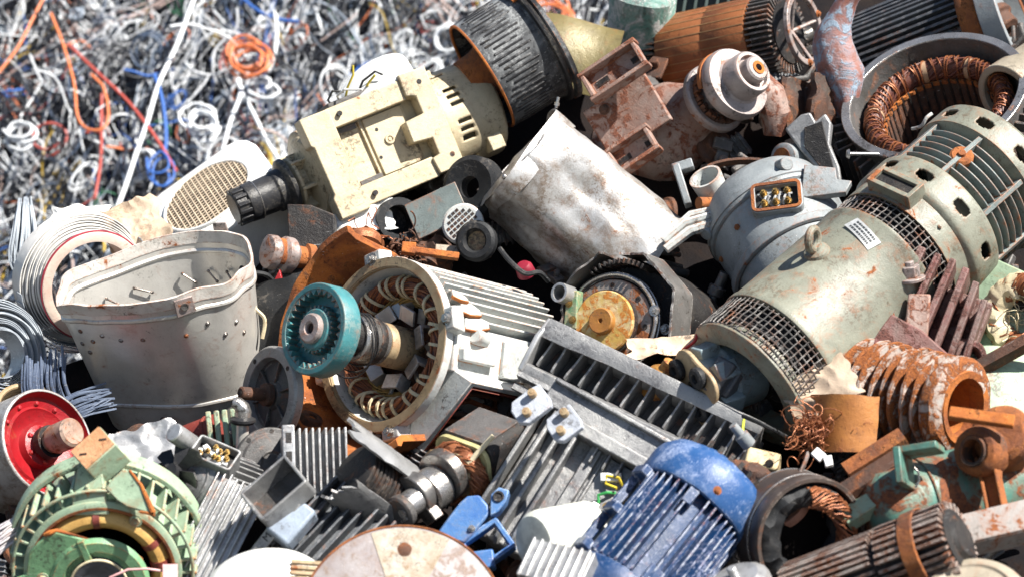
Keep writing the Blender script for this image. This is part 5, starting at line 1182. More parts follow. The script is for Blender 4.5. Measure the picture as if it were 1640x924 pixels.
# ---------------------------------------------------------------- stained disc
t = Thing('disc', 'large stained whitish metal disc with a rusty centre spot at the bottom edge', 'disc', 644, 1004, (0.0, 0.22, 0.97), (1, 0, 0), off=165)
t.part('plate', MB(521).lathe([(0, 0), (164, 0), (169, -3), (169, -12), (164, -14), (0, -14)], 120), M_['stained'], bevel=1)
t.part('rim', MB(522).torus(168, 2.0, -1, 120, 6), M_['rust'])
mb = MB(523).lathe([(58, 1.0), (163, 1.0), (163, 0.4), (58, 0.4)], 24, 62, 108, closed=True); t.part('bare_sector', mb, worn('mottled_bare_sector', (.34, .29, .22), (.44, .40, .34), rust=.34, dirt=.5, chip=0, rough=.5, grit=1.4, size=.6, rcol=((.26, .16, .09), (.36, .30, .22))))
t.part('rust_spot', MB(524).lathe([(0, 2.2), (10, 2.0), (12, .9), (0, .9)], 20, m=TR(4, 128, 0), rf=lambda a, k: 1+.04*math.sin(5*a)), M_['darkrust'])

# ---------------------------------------------------------------- slate motor with open terminal box
t = Thing('electric_motor', 'dark slate motor with straight fins and an open grey terminal box', 'motor', 520, 838, (-0.10, 0.40, 0.91), (0.62, 0.78, 0.0), off=108)
t.part('body', MB(531).box(150, 130, 60, (-8, -30, -34)), M_['slate'], bevel=4)
mb = MB(532)
for i in range(8): mb.box(156, 4.5, 34, (-8, -92+i*18, 4))
t.part('cooling_fins', mb, M_['slate'], bevel=1.2)
m = t.at(452, 796, (-0.45, 0.48, 0.75), (0.86, 0.70, 0.0), 44)
bx = t.part('terminal_box', frame_mb(96, 74, 6, 5, -6, 34, m), M_['alu'], bevel=1.5)
t.part('box_floor', MB(533).box(90, 68, 3, (0, 0, -4), m), M_['grimegrey'], bx)
m2 = t.at(468, 838, (-0.15, 0.35, 0.92), (0.60, 0.78, 0.0), 56)
bk = t.part('blue_block', MB(534).box(72, 48, 40, (0, 0, 0), m2), worn('blue_grey_lid', (0.26, 0.31, 0.38), (0.21, 0.25, 0.31), rust=.06, dirt=.25, chip=.8, chipcol=(.05, .05, .06), rough=.5), bevel=5)
t.part('outer_plate', MB(535).box(112, 20, 5, (0, 0, 0), t.at(440, 845, (-0.3, 0.0, 0.95), (0.62, 0.72, 0), 62)), M_['alu'], bevel=1.5)
cu = bpy.data.curves.new('painted_letters', 'FONT'); cu.body = 'M2'; cu.size = 17; cu.extrude = 0.4; cu.align_x = 'CENTER'; cu.align_y = 'CENTER'
tmp = bpy.data.objects.new('painted_letters', cu); C.objects.link(tmp); bpy.context.view_layer.update()
me = bpy.data.meshes.new_from_object(tmp.evaluated_get(bpy.context.evaluated_depsgraph_get())); bpy.data.objects.remove(tmp)
o = bpy.data.objects.new('painted_letters', me); C.objects.link(o); o.parent = t.o; o.matrix_local = t.at(430, 856, (-0.3, 0.0, 0.95), (0.62, 0.72, 0), 65); me.materials.clear(); me.materials.append(plain('marker_ink', (0.02, 0.02, 0.02)))

# ---------------------------------------------------------------- aluminium channel strips
mb = MB(541)
for i in range(8):
    x = -38+i*11; mb.box(9, 210, 3, (x, -3*(i % 2), 0)); mb.box(2.4, 212, 12, (x-5, 2*(i % 3), 4)); mb.cyl(2.0, -106, 110, 8, TR(x-5, 0, 10) @ RX(90))
mb.box(84, 200, 5, (-2, 0, -8)); mb.warp(1.2, .02, 3)
single('channel_stack', 'bundle of parallel bright aluminium channel strips standing on end', 'channel strips', mb, M_['alubright'], 343, 866, (-0.10, 0.30, 0.95), (0.90, -0.44, 0.1), off=104, bevel=.8)
single('white_sheet', 'smooth white rounded sheet peeking in at the bottom edge left of the stained disc', 'sheet', MB(542).lathe([(0, 44), (40, 40), (80, 24), (100, 0), (102, -20), (98, -20), (96, -2), (76, 20), (38, 36), (0, 40)], 72, rf=lambda a, k: 1+.06*math.sin(2*a+1)), M_['cleanwhite'], 430, 955, (0.05, 0.55, 0.83), (1, 0, 0), off=158)
mb = MB(543)
for i in range(4): mb.box(150, 7, 6, (0, -14+i*10, 0))
single('slat_strip', 'pale tan slatted strip crossing in front of the stained disc at the bottom edge', 'strip', mb, M_['tan'], 540, 918, (0, 0.5, 0.86), (0.98, -0.10, 0), off=192, bevel=1)

# ---------------------------------------------------------------- finned block, dark splined disc, shafted flange, pipe
mb = MB(551)
for i in range(9): mb.box(4, 112, 60, (-34+i*10.5, 0, 0))
mb.box(100, 96, 46, (0, 0, -8))
t = Thing('finned_casing', 'grey upright finned motor casing with a slotted end strip', 'casing', 502, 744, (0.10, 0.12, 0.98), (0.99, 0.02, -0.1), off=70)
t.part('fins', mb, M_['alu'], bevel=1)
st = t.part('end_strip', MB(552).box(20, 118, 16, (-42, 2, 30)), M_['alubright'], bevel=2)
mb = MB(553)
for y in (40, 10, -20): mb.box(9, 16, 1, (-42, y, 38.4))
mb.cyl(6, 38, 39, 16, TR(-42, -42, 0)); t.part('slots', mb, M_['dark'], st)
t = Thing('end_disc', 'dark oily flange disc with a bright splined hub', 'disc', 436, 742, (0.22, 0.10, 0.97), (1, 0, 0), off=66)
t.part('plate', MB(561).lathe([(0, 2), (16, 2), (20, 5), (24, 2), (46, 0), (50, -4), (58, -4), (60, -8), (60, -20), (0, -20)], 72), M_['grimegrey'], bevel=.8)
hb = t.part('hub', MB(562).lathe([(6, 4), (15, 4), (15, 16), (6, 16)], 60, closed=True, rf=lambda a, k: 1+.06*math.sin(20*a), m=TR(20, 4, 0)), M_['alubright'])
t.part('bore', MB(563).cyl(7, 4, 12, 20, TR(20, 4, 0)), M_['dark'], hb)
mb = MB(564)
for a in range(0, 360, 45): t.part('bolt_hole', MB().cyl(3.6, -4, -3.2, 12, ring_pos(53, a)), M_['dark'])
t = Thing('end_shield', 'pale grey round end shield with a dark centre and a stubby brown shaft', 'end shield', 430, 632, (-0.83, 0.06, 0.55), (0, 0, 1), off=22)
t.part('rim', MB(571).lathe([(58, -4), (60, 2), (76, 2), (79, -2), (79, -14), (74, -18), (56, -16)], 72, closed=True), M_['alu'], bevel=1)
t.part('dish', MB(572).lathe([(0, -4), (20, -4), (24, -10), (54, -14), (60, -6), (60, -18), (0, -20)], 64), M_['grimegrey'])
for a in range(15, 375, 60): t.part('web', MB(573).box(34, 3, 7, (38, 0, -9), RZ(a)), M_['grimegrey'], bevel=1)
sh = t.part('shaft', MB(574).lathe([(0, 54), (8, 54), (10.5, 52), (10.5, 10), (18, 8), (19, 0), (0, -4)], 28), M_['darkrust'])
t.part('centre_hole', MB(575).cyl(4.5, 54, 54.6, 14), M_['dark'], sh)
mb = MB(576)
for a in (40, 130, 220, 310): t.part('bolt_hole', MB().cyl(4, 2, 2.8, 12, ring_pos(68, a)), M_['dark'])
t = Thing('pipe_fitting', 'upright zinc pipe with a black collar and a bent elbow on top', 'pipe', 389, 664, (0.03, 0.97, 0.22), (1, 0, 0), off=96)
t.part('pipe', MB(581).cyl(10.5, -130, 0, 24), M_['galv'])
t.part('collar', MB(582).lathe([(10, -14), (18, -14), (21, -10), (21, -6), (14, -3), (10, -3)], 32, closed=True), M_['black'])
t.part('elbow', MB(583).tube([(0, 0, -6), (0, 0, 4), (-2, 0, 12), (-8, 0, 18), (-16, 2, 20)], [13, 14, 13, 11, 9], 14), M_['brightsteel'])
t.part('mouth', MB(584).cyl(5.5, 0, 1.2, 14, TR(-16.2, 2, 20) @ RY(-78)), M_['dark'])

# ---------------------------------------------------------------- little aluminium motor with fan and terminal box
t = Thing('electric_motor', 'small oily aluminium motor with a black fan and an open terminal box', 'motor', 322, 772, (-0.72, 0.28, 0.63), (0, 0, 1), off=118)
t.part('body', MB(591).cyl(48, -90, 30, 48), M_['alu'])
mb = fins_radial(MB(592), [i*12 for i in range(30)], 44, 62, -88, 10, 3.5)
t.part('cooling_fins', mb, M_['alu'], bevel=1)
t.part('end_shield', MB(593).lathe([(0, 40), (22, 38), (40, 32), (56, 22), (58, 10), (50, 8), (0, 8)], 48), M_['alu'])
mb = MB(594).cyl(13, 44, 66, 24)
for k in range(7): mb.prism([(10, -6), (52, -13), (56, 2), (50, 13), (10, 7)], -1.5, 1.5, RZ(k*360/7) @ TR(0, 0, 54) @ RX(34))
t.part('fan', mb, M_['black'])
m = t.at(344, 728, (0.05, 0.62, 0.78), (0.80, -0.55, 0.0), 36)
bx = t.part('terminal_box', frame_mb(74, 46, 6, 4, -34, 8, m), M_['alu'], bevel=1.5)
t.part('box_floor', MB(595).box(68, 40, 2, (0, 0, -10), m), M_['dark'], bx)
mb = MB(596); 
for i in range(12): mb.box(mb.r.uniform(7, 12), mb.r.uniform(6, 10), 8, (mb.r.uniform(-27, 27), mb.r.uniform(-14, 14), mb.r.uniform(-6, 2)), m @ RZ(mb.r.uniform(-30, 30)))
t.part('terminal_blocks', mb, M_['cleanwhite'], bx, bevel=1)
mb = MB(597)
for i in range(9): mb.nut(3.2, 7, m @ TR(mb.r.uniform(-27, 27), mb.r.uniform(-14, 14), 2))
t.part('brass_screws', mb, M_['brass'], bx)
t.part('conduit_boss', MB(598).cyl(16, 0, 46, 24, t.at(308, 712, (-0.65, 0.45, 0.6), (1, 0, 0), 8)), M_['alubright'], bevel=2)

# ---------------------------------------------------------------- red dish, ribbed band, green motor
t = Thing('fan_drum', 'white rusty drum with a bright red dished inside and a brown shaft', 'drum', 78, 708, (0.60, 0.26, 0.76), (0, 0, 1), off=64)
t.part('wall', MB(601).lathe([(88, 0), (90, -2), (91, -60), (88, -120), (84, -120), (86, -60), (85, 0)], 96, closed=True), M_['white'], bevel=.8)
t.part('dish', MB(602).lathe([(85, -1), (80, -16), (66, -22), (62, -18), (58, -22), (38, -28), (34, -16), (22, -12), (16, -6), (0, -6)], 72), M_['red'])
mb = MB(603)
dm = None
for rr, zz, st in ((71, -20, 30), (28, -14, 60)):
    for a in range(0, 360, st):
        mm = ring_pos(rr, a+8, zz)
        if dm is None: dm = t.part('rivet', MB().lathe([(0, 4), (3, 3.4), (5, 0), (0, 0)], 12), M_['red']); dm.matrix_local = mm
        else: copy_part(dm, mm, t.o)
sh = t.part('shaft', MB(604).lathe([(0, 64), (20, 64), (24, 60), (24, 20), (20, 16), (20, -8), (0, -8)], 36, m=RZ(-14)), worn('brown_stained_steel', (.34, .25, .20), (.24, .15, .11), rust=.42, dirt=.4, rough=.5, grit=1.2))
t.part('oily_collar', MB(605).pipe(27, 20, -6, 8, 36), M_['dark'], sh)
mb = MB(606)
for i in range(8): mb.torus(58, 4.4, -i*8, 60, 8, sz=.9)
single('ribbed_hose', 'pale tan ribbed band lying behind the red dish', 'hose', mb, M_['tan'], 52, 662, (0.30, 0.62, 0.72), (0, 0, 1), off=16)

t = Thing('electric_motor', 'mint green motor with stubby fins and a cracked face over an amber winding', 'motor', 165, 915, (-0.10, -0.48, 0.87), (1, 0, 0), off=128)
t.part('body', MB(611).lathe([(126, -2), (126, -150), (112, -150), (112, -2)], 96, closed=True), M_['mint'], bevel=1)
t.part('front_ring', MB(612).lathe([(112, 4), (120, 4), (126, 0), (126, -12), (112, -12)], 96, closed=True), M_['mint'], bevel=1.2)
t.part('back_hoop', MB(613).lathe([(150, -74), (158, -74), (160, -80), (160, -112), (156, -114), (148, -112)], 96, closed=True), M_['mint'], bevel=1.5)
mb = fins_radial(MB(614), [i*10 for i in range(36)], 120, 150, -90, -4, 5, .012).torus(143, 3.2, -4, 96, 8); t.part('cooling_fins', mb, M_['mint'], bevel=1.2)
t.part('bore_lip', MB(615).lathe([(113, 5), (117, 5), (117, -20), (108, -20), (108, -2)], 96, closed=True), M_['rust'])
wv = t.part('winding', MB(616).torus(92, 17, -14, 80, 12, sz=1.3), M_['tape'])
for a in (96, 34, 12): t.part('red_tape', ties(92, 17.4, -14, [a], 5, 1, 4, a, 1.3), M_['oxide'], wv)
t.part('core', MB(617).lathe([(112, -30), (74, -30), (72, -36), (72, -140), (112, -140)], 72, closed=True), M_['dark'])
t.part('bore_back', MB(618).cyl(112, -146, -140, 48), M_['gap_shade'])
mb = MB(619).prism([(-92, 66), (-72, 74), (-50, 70), (-6, 56), (20, 52), (46, 42), (60, 28), (62, 10), (54, -4), (64, -20), (60, -60), (20, -100), (-90, -90), (-146, -50), (-152, -20), (-120, -4), (-116, 36)], 2, 10)
sd = t.part('face_shield', mb.warp(1.5, .04, 2), M_['green'], bevel=3)
t.part('raised_ring', MB(620).lathe([(54, 10), (58, 17), (74, 17), (80, 9)], 60, 5, 175, m=TR(-4, -14, 0)), M_['green'], sd)
t.part('rib', MB(621).box(40, 12, 10, (62, 0, 13), TR(-4, -14, 0) @ RZ(112)), M_['green'], sd, bevel=1.5)
t.part('bearing_cap', MB(622).lathe([(0, 18), (30, 18), (33, 20), (43, 20), (46, 17), (46, 8), (0, 8)], 56, m=TR(-4, -14, 0)), M_['slate'], sd, bevel=.8)
t.part('cap_ring', MB(623).torus(45, 2.2, 19, 56, 8, TR(-4, -14, 0)), M_['lacing'], sd)
t.part('broken_edge', MB(624).tube([(-92, 67, 7), (-82, 72, 8), (-72, 75, 6), (-50, 71, 8), (-28, 63, 6), (-6, 57, 8), (20, 53, 7), (46, 43, 8), (60, 29, 6), (63, 10, 8), (55, -4, 6), (65, -20, 8), (61, -50, 7)], [3, 5, 3.4, 2, 2, 2.4, 2, 2.6, 4, 6, 3.4, 5.6, 4], 8).warp(1.5, .3, 3), M_['orangerust'], sd)
bolts(t, 7, 7, [TR(-94, -10, 10), TR(52, 96, 4)], M_['mint'])
m = t.at(149, 717, (-0.42, 0.47, 0.66), (0.75, 0.66, 0.0), 46)
ft = t.part('foot', MB(625).box(62, 54, 54, (0, 0, -27), m), M_['mint'], bevel=2)
t.part('rusty_sole', MB(626).box(59, 51, 2.4, (0, 0, 1), m).warp(1, .06, 2), worn('bare_orange_casting', (0.55, 0.30, 0.16), (0.45, 0.22, 0.10), rust=.2, dirt=.2, rough=.8, scratch=.3, chip=0, bump=.8), ft)
for c_ in (-14, 16): t.part('sole_hole', MB(627).box(13, 3.4, 1, (c_, c_*.8, 2.8), m @ RZ(-45)), M_['dark'], ft)
mb = MB(628).sheet(lambda u, v: (-18+36*u+(1-v)*26*(u-.5), -40+80*v, 6*math.sin(v*3)), 6, 10, 22, t.at(146, 782, (-0.2, 0.0, 0.97), (1, 0, 0), 30)); t.part('foot_web', mb, M_['mint'], ft, bevel=2)
m = t.at(210, 782, (-0.30, 0.18, 0.93), (1, 0, 0), 54)
t.part('broken_lever', MB(629).prism(px_poly([(196, 751), (210, 754), (228, 778), (250, 826), (226, 820), (204, 812), (188, 800), (168, 779), (180, 764)], 210, 782), -5, 5, m).warp(1, .05, 1), M_['mint'], bevel=2)
t.part('lever_rust', MB(630).tube([m @ Vector(q) for q in ((-1, 29, 5), (18, 4, 5), (38, -42, 5), (40, -45, 3), (16, -39, 4))], [2, 2.6, 4.5, 3.6, 2], 8), M_['orangerust'])
single('cover_scrap', 'dark green jagged cover scrap right of the mint green motor', 'scrap', MB(631).prism(px_poly([(276, 862), (290, 852), (312, 848), (306, 880), (300, 905), (276, 900)], 292, 876), -8, 4).warp(2, .07, 5), M_['green'], 292, 876, (-0.3, 0.2, 0.93), (1, 0, 0), off=112, bevel=2)
mb = MB(632); r_ = mb.r
for i in range(70):
    o_ = r_.uniform(-22, 22)
    mb.tube(cat([(66+r_.uniform(-8, 8), 30+o_*.5, r_.uniform(-6, 8)), (30, 14+o_*.8, r_.uniform(0, 14)), (-10, -10+o_, r_.uniform(0, 18)), (-60+r_.uniform(-10, 10), -46+o_*1.3, r_.uniform(-6, 14)), (-110, -96+o_*1.6, r_.uniform(-6, 10))]), r_.uniform(.9, 1.7), 5)
single('strand_bundle', 'sheaf of silvery stranded fibres lying over the green face at the bottom left', 'strand bundle', mb, worn('silvery_strand', (0.62, 0.58, 0.58), (0.45, 0.42, 0.45), rust=.05, dirt=.2, chip=0, rough=.4, scratch=.4), 24, 846, (0, 0.25, 0.96), (1, 0, 0), off=160)
single('pink_wire', 'thin pink wire with a white plug at the bottom edge beside the channel strips', 'wire', MB(633).tube([(-70, -16, 0), (-40, -4, 4), (-10, -4, 6), (14, -8, 6)], 2.2, 8).box(24, 30, 16, (26, -14, 6)), plain('pink_cable', (0.66, 0.36, 0.36)), 246, 908, (0, 0.3, 0.95), (1, 0, 0), off=172, bevel=1.5)
single('pipe_stub', 'red cylinder end in the shade below the grey hood', 'pipe', MB(634).cyl(24, -60, 14, 32).torus(22, 4, 0, 32, 8), M_['oxide'], 336, 690, (0.80, 0.3, 0.5), (0, 0, 1), off=10)
mb = MB(635)
for i in range(5): mb.box(9, 60, 20, (-26+i*13, 0, 0))
single('slatted_block', 'cream and green slatted block in the shade under the grey hood', 'block', mb, M_['mint'], 362, 686, (0, 0.1, 0.98), (0.98, 0.1, 0), off=44, bevel=2)
# ---------------------------------------------------------------- red finned block on the right
t = Thing('finned_block', 'stack of chipped red and grey cast fins on the right of the big motor', 'block', 1478, 520, (0.00, 0.30, 0.95), (0.93, -0.36, 0.0), off=112, s=1.12)
mb = MB(701)
for i, (x, y, h, w) in enumerate(((-66, -4, 190, 9), (-44, 6, 176, 11), (-18, 10, 172, 10), (8, 14, 164, 10), (32, 16, 150, 10), (54, 12, 124, 10), (74, 4, 96, 9))): mb.box(w, h, 70+6*(i % 2), (x, y, 4), RZ(-6+i*1.4))
t.part('fins', mb.warp(2.4, .02, 1), M_['redrust'], bevel=2)
t.part('body', MB(702).box(150, 120, 40, (6, 6, -22)), M_['redrust'], bevel=3)
t.part('front_plate', MB(703).prism([(-60, -78), (-42, -14), (6, -22), (60, -44), (52, -84), (0, -104)], 30, 48).warp(2, .05, 3), M_['redrust'], bevel=3)
t.part('front_plate', MB(713).prism([(-30, 24), (0, 34), (18, -30), (-14, -38)], 38, 46).warp(2, .05, 3), M_['pinkrust'], bevel=3)
t.part('cylinder_lug', MB(704).pipe(30, 18, -30, 20, 32, t.at(1545, 572, (0.55, -0.1, 0.83), (1, 0, 0), 34)), M_['redrust'], bevel=2)
t.part('lug_core', MB(705).cyl(20, -30, 0, 24, t.at(1545, 572, (0.55, -0.1, 0.83), (1, 0, 0), 34)), M_['dark'])
t.part('nut', MB(706).nut(17, 24, t.at(1458, 448, (-0.1, 0.94, 0.3), (1, 0, 0), 10)), M_['palemetal'], bevel=1)
t.part('nut', MB(707).nut(11, 14, t.at(1474, 562, (-0.5, -0.1, 0.85), (1, 0, 0), 44)), M_['rust'], bevel=1)
t.part('wire_loop', MB(708).tube([(-24, -56, 40), (0, -58, 50), (26, -66, 50), (44, -78, 44), (36, -86, 40)], 2.2, 8), plain('pink_cable', (0.66, 0.36, 0.36)))
single('channel_bar', 'dark upright channel bar leaning between the big motor and the red fins', 'bar', MB(709).box(38, 128, 8).box(6, 128, 26, (-18, 0, 10)).box(6, 128, 18, (18, 0, 8)), M_['pinkrust'], 1414, 500, (-0.25, 0.20, 0.95), (0.97, 0.22, 0.2), off=150, bevel=1.2)

# ---------------------------------------------------------------- green panel with frayed winding at the right edge
single('panel', 'flat mint green painted panel behind the frayed winding at the right edge', 'panel', MB(711).box(120, 190, 12).warp(1, .03, 1), M_['mint'], 1592, 516, (-0.25, 0.35, 0.90), (0.86, -0.50, 0), off=40, bevel=3)
t = Thing('winding', 'frayed copper winding ring wrapped in dirty cream cloth at the right edge', 'winding', 1640, 505, (-0.35, 0.10, 0.93), (1, 0, 0), off=74)
t.part('copper_ring', MB(712).torus(48, 20, 0, 56, 10).warp(5, .06, 2), M_['copper'])
t.part('wire_strands', strands(48, 21, 0, 22, 3.0, 1.7, 60, jit=1.8, seed=713), M_['copper'])
t.part('cloth_wrap', MB(714).torus(48, 23, 0, 50, 10, a0=95, a1=240).warp(6, .07, 4), M_['lacing'])
t.part('dark_core', MB(715).cyl(34, -20, -6, 32), M_['dark'])
t.part('loose_threads', tangle(30, 80, 1.1, 716, 5), M_['lacing'])
single('flat_bar', 'brown rusty flat steel bar sloping up to the right edge', 'bar', MB(717).box(170, 20, 22).cyl(6, 10.6, 11.4, 14, TR(20, 0, 0)), M_['darkrust'], 1612, 566, (-0.30, 0.55, 0.78), (0.86, 0.50, 0.0), off=104, bevel=1.2)
single('housing', 'sea green rounded housing under the rusty ring at the right edge', 'housing', MB(718).lathe([(0, 20), (50, 16), (86, 2), (98, -20), (100, -120), (0, -120)], 56), M_['mint'], 1606, 630, (0.35, 0.45, 0.82), (0, 0, 1), off=30)

# ---------------------------------------------------------------- rusty finned barrel
t = Thing('cylinder_barrel', 'thick orange rusty finned cylinder barrel with an open bore', 'cylinder', 1541, 652, (0.80, -0.14, 0.58), (0, 0, 1), off=140, s=1.12)
prof = [(44, 6), (52, 6), (66, 2), (72, -4), (73, -18), (70, -24), (58, -27)]
for i in range(9):
    z = -32-i*19; R_ = 72+(i % 3)*2+(5 if i > 5 else 0); prof += [(57, z), (R_, z-1.5), (R_+1, z-5), (R_, z-7), (57, z-9.5)]
prof += [(57, -206), (80, -210), (86, -216), (84, -222), (44, -224)]
t.part('finned_wall', MB(721).lathe(prof, 96, closed=True, rf=lambda a, k: 1+.015*math.sin(3*a+k*.2)).warp(2.2, .045, 2), M_['whiterust'], sharp=28)
t.part('mouth_ring', MB(722).lathe([(43, 6.5), (53, 7.5), (55, 3), (44, -20), (42, -18)], 64, closed=True), M_['orangerust'])
t.part('bore', MB(723).lathe([(43.5, 4), (43, -160), (0, -160)], 56), M_['orangerust'])
single('curved_sheet', 'orange painted curved sheet tucked under the rusty finned barrel', 'sheet', MB(724).sheet(lambda u, v: (-56+112*u, -46+92*v, 34*math.sin(u*2.6)), 14, 8, 3).warp(2, .03, 1), M_['orangepaint'], 1352, 680, (-0.15, 0.10, 0.98), (0.99, -0.06, 0), off=94)
single('paper_wad', 'crumpled brown paper wad left of the rusty finned barrel', 'paper', crumple(116, 80, 17, 725, 22), M_['paper'], 1318, 628, (-0.2, 0.42, 0.88), (0.82, 0.50, 0), off=122, sharp=22)
single('wire_tangle', 'springy tangle of bare copper wires below the brown paper wad', 'copper', tangle(90, 56, 1.0, 726, 9), M_['copper'], 1300, 690, (0, 0, 1), (1, 0, 0), off=112)

# ---------------------------------------------------------------- rusty connecting rod
t = Thing('connecting_rod', 'deep rust connecting rod with a round eye hanging under the finned barrel', 'connecting rod', 1562, 722, (-0.56, 0.05, 0.82), (0, 0, 1), off=238)
t.part('eye', MB(731).lathe([(19, 6), (30, 8), (38, 4), (41, -6), (41, -40), (36, -46), (19, -46)], 56, closed=True).warp(1.2, .06, 2), M_['rust'], bevel=1)
t.part('bush', MB(732).lathe([(19, 10), (24, 11), (26, 8), (26, -20), (19, -20)], 40, closed=True), M_['darkrust'])
t.part('cap', MB(733).lathe([(0, 0), (34, 0), (46, -8), (50, -20), (50, -64), (0, -70)], 48, m=t.at(1604, 690, (-0.1, 0.3, 0.95), (1, 0, 0), -6)).warp(2, .04, 5), M_['rust'], bevel=1)
m = t.at(1590, 776, (-0.4, 0.2, 0.89), (0.30, -0.95, 0.0), 6)
t.part('shank', MB(734).prism([(-50, -26), (-10, -14), (56, -15), (56, 15), (-10, 14), (-50, 24)], -12, 4, m).box(104, 5, 14, (4, -13, 8), m).box(104, 5, 14, (4, 13, 8), m), M_['rust'], bevel=2)
t.part('cross_bar', MB(735).box(104, 22, 12, (0, 0, 0), t.at(1572, 668, (0, 0.6, 0.8), (0.98, -0.2, 0), 14)), M_['orangerust'], bevel=2)

# ---------------------------------------------------------------- sea green tank with rust, bracket and bars
t = Thing('tank', 'sea green tank with big flaking brown rust patches', 'tank', 1392, 826, (-0.90, -0.22, 0.36), (0, 0, 1), off=92)
t.part('shell', MB(741).lathe([(0, 12), (30, 10), (54, 0), (68, -18), (74, -44), (76, -120), (76, -300), (0, -300)], 72), M_['seagreen'])
t.part('weld_seam', MB(742).torus(76, 2.4, -92, 72, 8), M_['seagreen'])
t.part('saddle', MB(743).box(12, 60, 70, (0, 0, 0), t.at(1448, 750, (-0.3, 0.2, 0.93), (1, 0.1, 0), 66)).box(66, 12, 50, (30, 26, 0), t.at(1448, 750, (-0.3, 0.2, 0.93), (1, 0.1, 0), 66)), M_['seagreen'], bevel=2)
t.part('hook', MB(744).tube([(0, 16, 0), (7, 8, 0), (8, -6, 0), (2, -16, 0)], 2, 8, t.at(1464, 764, (0, 0, 1), (1, 0, 0), 104)), M_['brightsteel'])
for k, (px, py, Lb, w, h, mt, lb, o) in enumerate(((1392, 768, 134, 30, 30, 'darkrust', 'thick dark rusty square bar resting above the sea green tank', 150), (1398, 806, 106, 34, 24, 'mint', 'pale green square bar wedged under the thick rusty bar', 136), (1402, 728, 108, 28, 22, 'rust', 'rusty drilled flat bar leaning over the orange sheet', 122))):
    single('square_bar', lb, 'bar', MB(745+k).box(Lb, w, h).cyl(5, h/2, h/2+.7, 14, TR(-Lb*.18, 0, 0)) if k == 2 else MB(745+k).box(Lb, w, h), M_[mt], px, py, (-0.30, 0.58, 0.75), (0.84, 0.52, -0.1), off=o, bevel=2)

# ---------------------------------------------------------------- black ring coil below
t = Thing('belt_drum', 'dark worn ring drum packed with oily windings and copper', 'drum', 1300, 862, (0.50, -0.20, 0.84), (0, 0, 1), off=110)
t.part('band', MB(751).lathe([(92, 0), (98, 0), (100, -3), (100, -26), (98, -30), (99, -34), (99, -74), (94, -76), (90, -70), (90, -4)], 96, closed=True), worn('brown_black_band', (0.06, 0.045, 0.04), (0.10, 0.08, 0.07), rust=.12, dirt=.2, chip=.6, rough=.35, metal=.3, scratch=.8, scol=(.22, .17, .14), chipcol=(.35, .3, .26)))
t.part('bright_edge', MB(752).torus(99, 1.4, -32, 96, 6).torus(99, 1.2, -78, 96, 6), M_['brightsteel'])
t.part('black_winding', MB(753).torus(70, 20, -22, 60, 10).warp(9, .05, 3), M_['rubber'])
t.part('copper_ends', strands(66, 17, -2, 16, 3, 1.8, 40, 150, 300, 1.5, 754), M_['copper'])
t.part('inside', MB(755).cyl(90, -72, -50, 48), M_['gap_shade'])
single('strap', 'bent tan metal strap hooked over the dark ring drum', 'strap', MB(756).sheet(lambda u, v: (-40+90*u, 46*u*u-20+14*math.exp(-((u-.05)*9)**2), -5+10*v+16*math.sin(u*3)), 24, 2, 3), M_['palemetal'], 1272, 772, (-0.2, 0.5, 0.84), (0.7, 0.7, 0), off=156, bevel=.6)
mb = MB(757).sheet(lambda u, v: (-70+140*u, -20-40*math.sin(u*PI)+8*v, -12+24*v), 30, 3, 3)
for i in range(4): mb.tube([(-26+i*16, -58, 2), (-26+i*16, -84+4*i, 4)], 1.6, 6)
single('comb_strip', 'curved rusty strip with dangling metal teeth above the dark ring drum', 'strip', mb, M_['darkrust'], 1338, 748, (0, 0.35, 0.94), (1, 0.08, 0), off=140)
single('porcelain_piece', 'two little white broken pieces lying in the curved rusty strip', 'fragment', MB(758).box(20, 16, 8, (-12, 4, 0), RZ(-40)).box(13, 18, 8, (8, -4, 4), RZ(10)).warp(2, .1, 2), M_['cleanwhite'], 1318, 738, (0, 0.4, 0.9), (1, 0, 0), off=146, bevel=1)
t = Thing('terminal_box', 'small cream and rust terminal box with a grey cable gland and yellow green wire', 'terminal box', 1222, 732, (0.10, 0.62, 0.78), (0.95, -0.25, 0), off=96)
t.part('case', MB(761).box(60, 40, 36, (0, 0, -18), tx=.9, ty=.85), worn('cream_rust_case', (0.56, 0.48, 0.28), (0.46, 0.38, 0.22), rust=.42, dirt=.3, rough=.6), bevel=4)
t.part('hole', MB(762).cyl(7, 0, 1, 18, t.at(1232, 742, (0.1, -0.1, 0.98), (1, 0, 0), 12)), M_['dark'])
t.part('gland', MB(763).lathe([(0, 44), (7, 44), (8, 24), (12, 22), (12, 0), (0, 0)], 20, m=t.at(1200, 712, (-0.6, 0.72, 0.35), (1, 0, 0), 6)), M_['bluegrey'])
t.part('yellow_green_wire', MB(764).tube([(-36, 36, -8), (-44, 54, -6), (-46, 74, -8)], 2.4, 7), plain('yellow_green', (0.5, 0.55, 0.05)))
single('rust_clump', 'knobbly brown rust clump beside the cream terminal box', 'scrap', MB(765).ball(24, (0, 0, 0), 20).ball(17, (-20, 12, 4), 16).ball(15, (20, -14, 2), 16).warp(9, .06, 3), M_['darkrust'], 1208, 764, (0, 0, 1), (1, 0, 0), off=112)
single('coil_pack', 'flat pinkish copper coil pack wedged above the dark ring drum', 'coil', MB(766).lathe([(20, 0), (46, 0), (48, -4), (48, -14), (20, -14)], 48, closed=True), worn('pink_copper', (0.42, 0.22, 0.16), (0.32, 0.15, 0.10), rust=0, dirt=.3, chip=.2, rough=.45, scratch=.9, scol=(.6, .36, .28)), 1252, 800, (-0.5, 0.5, 0.7), (0, 0, 1), off=120)

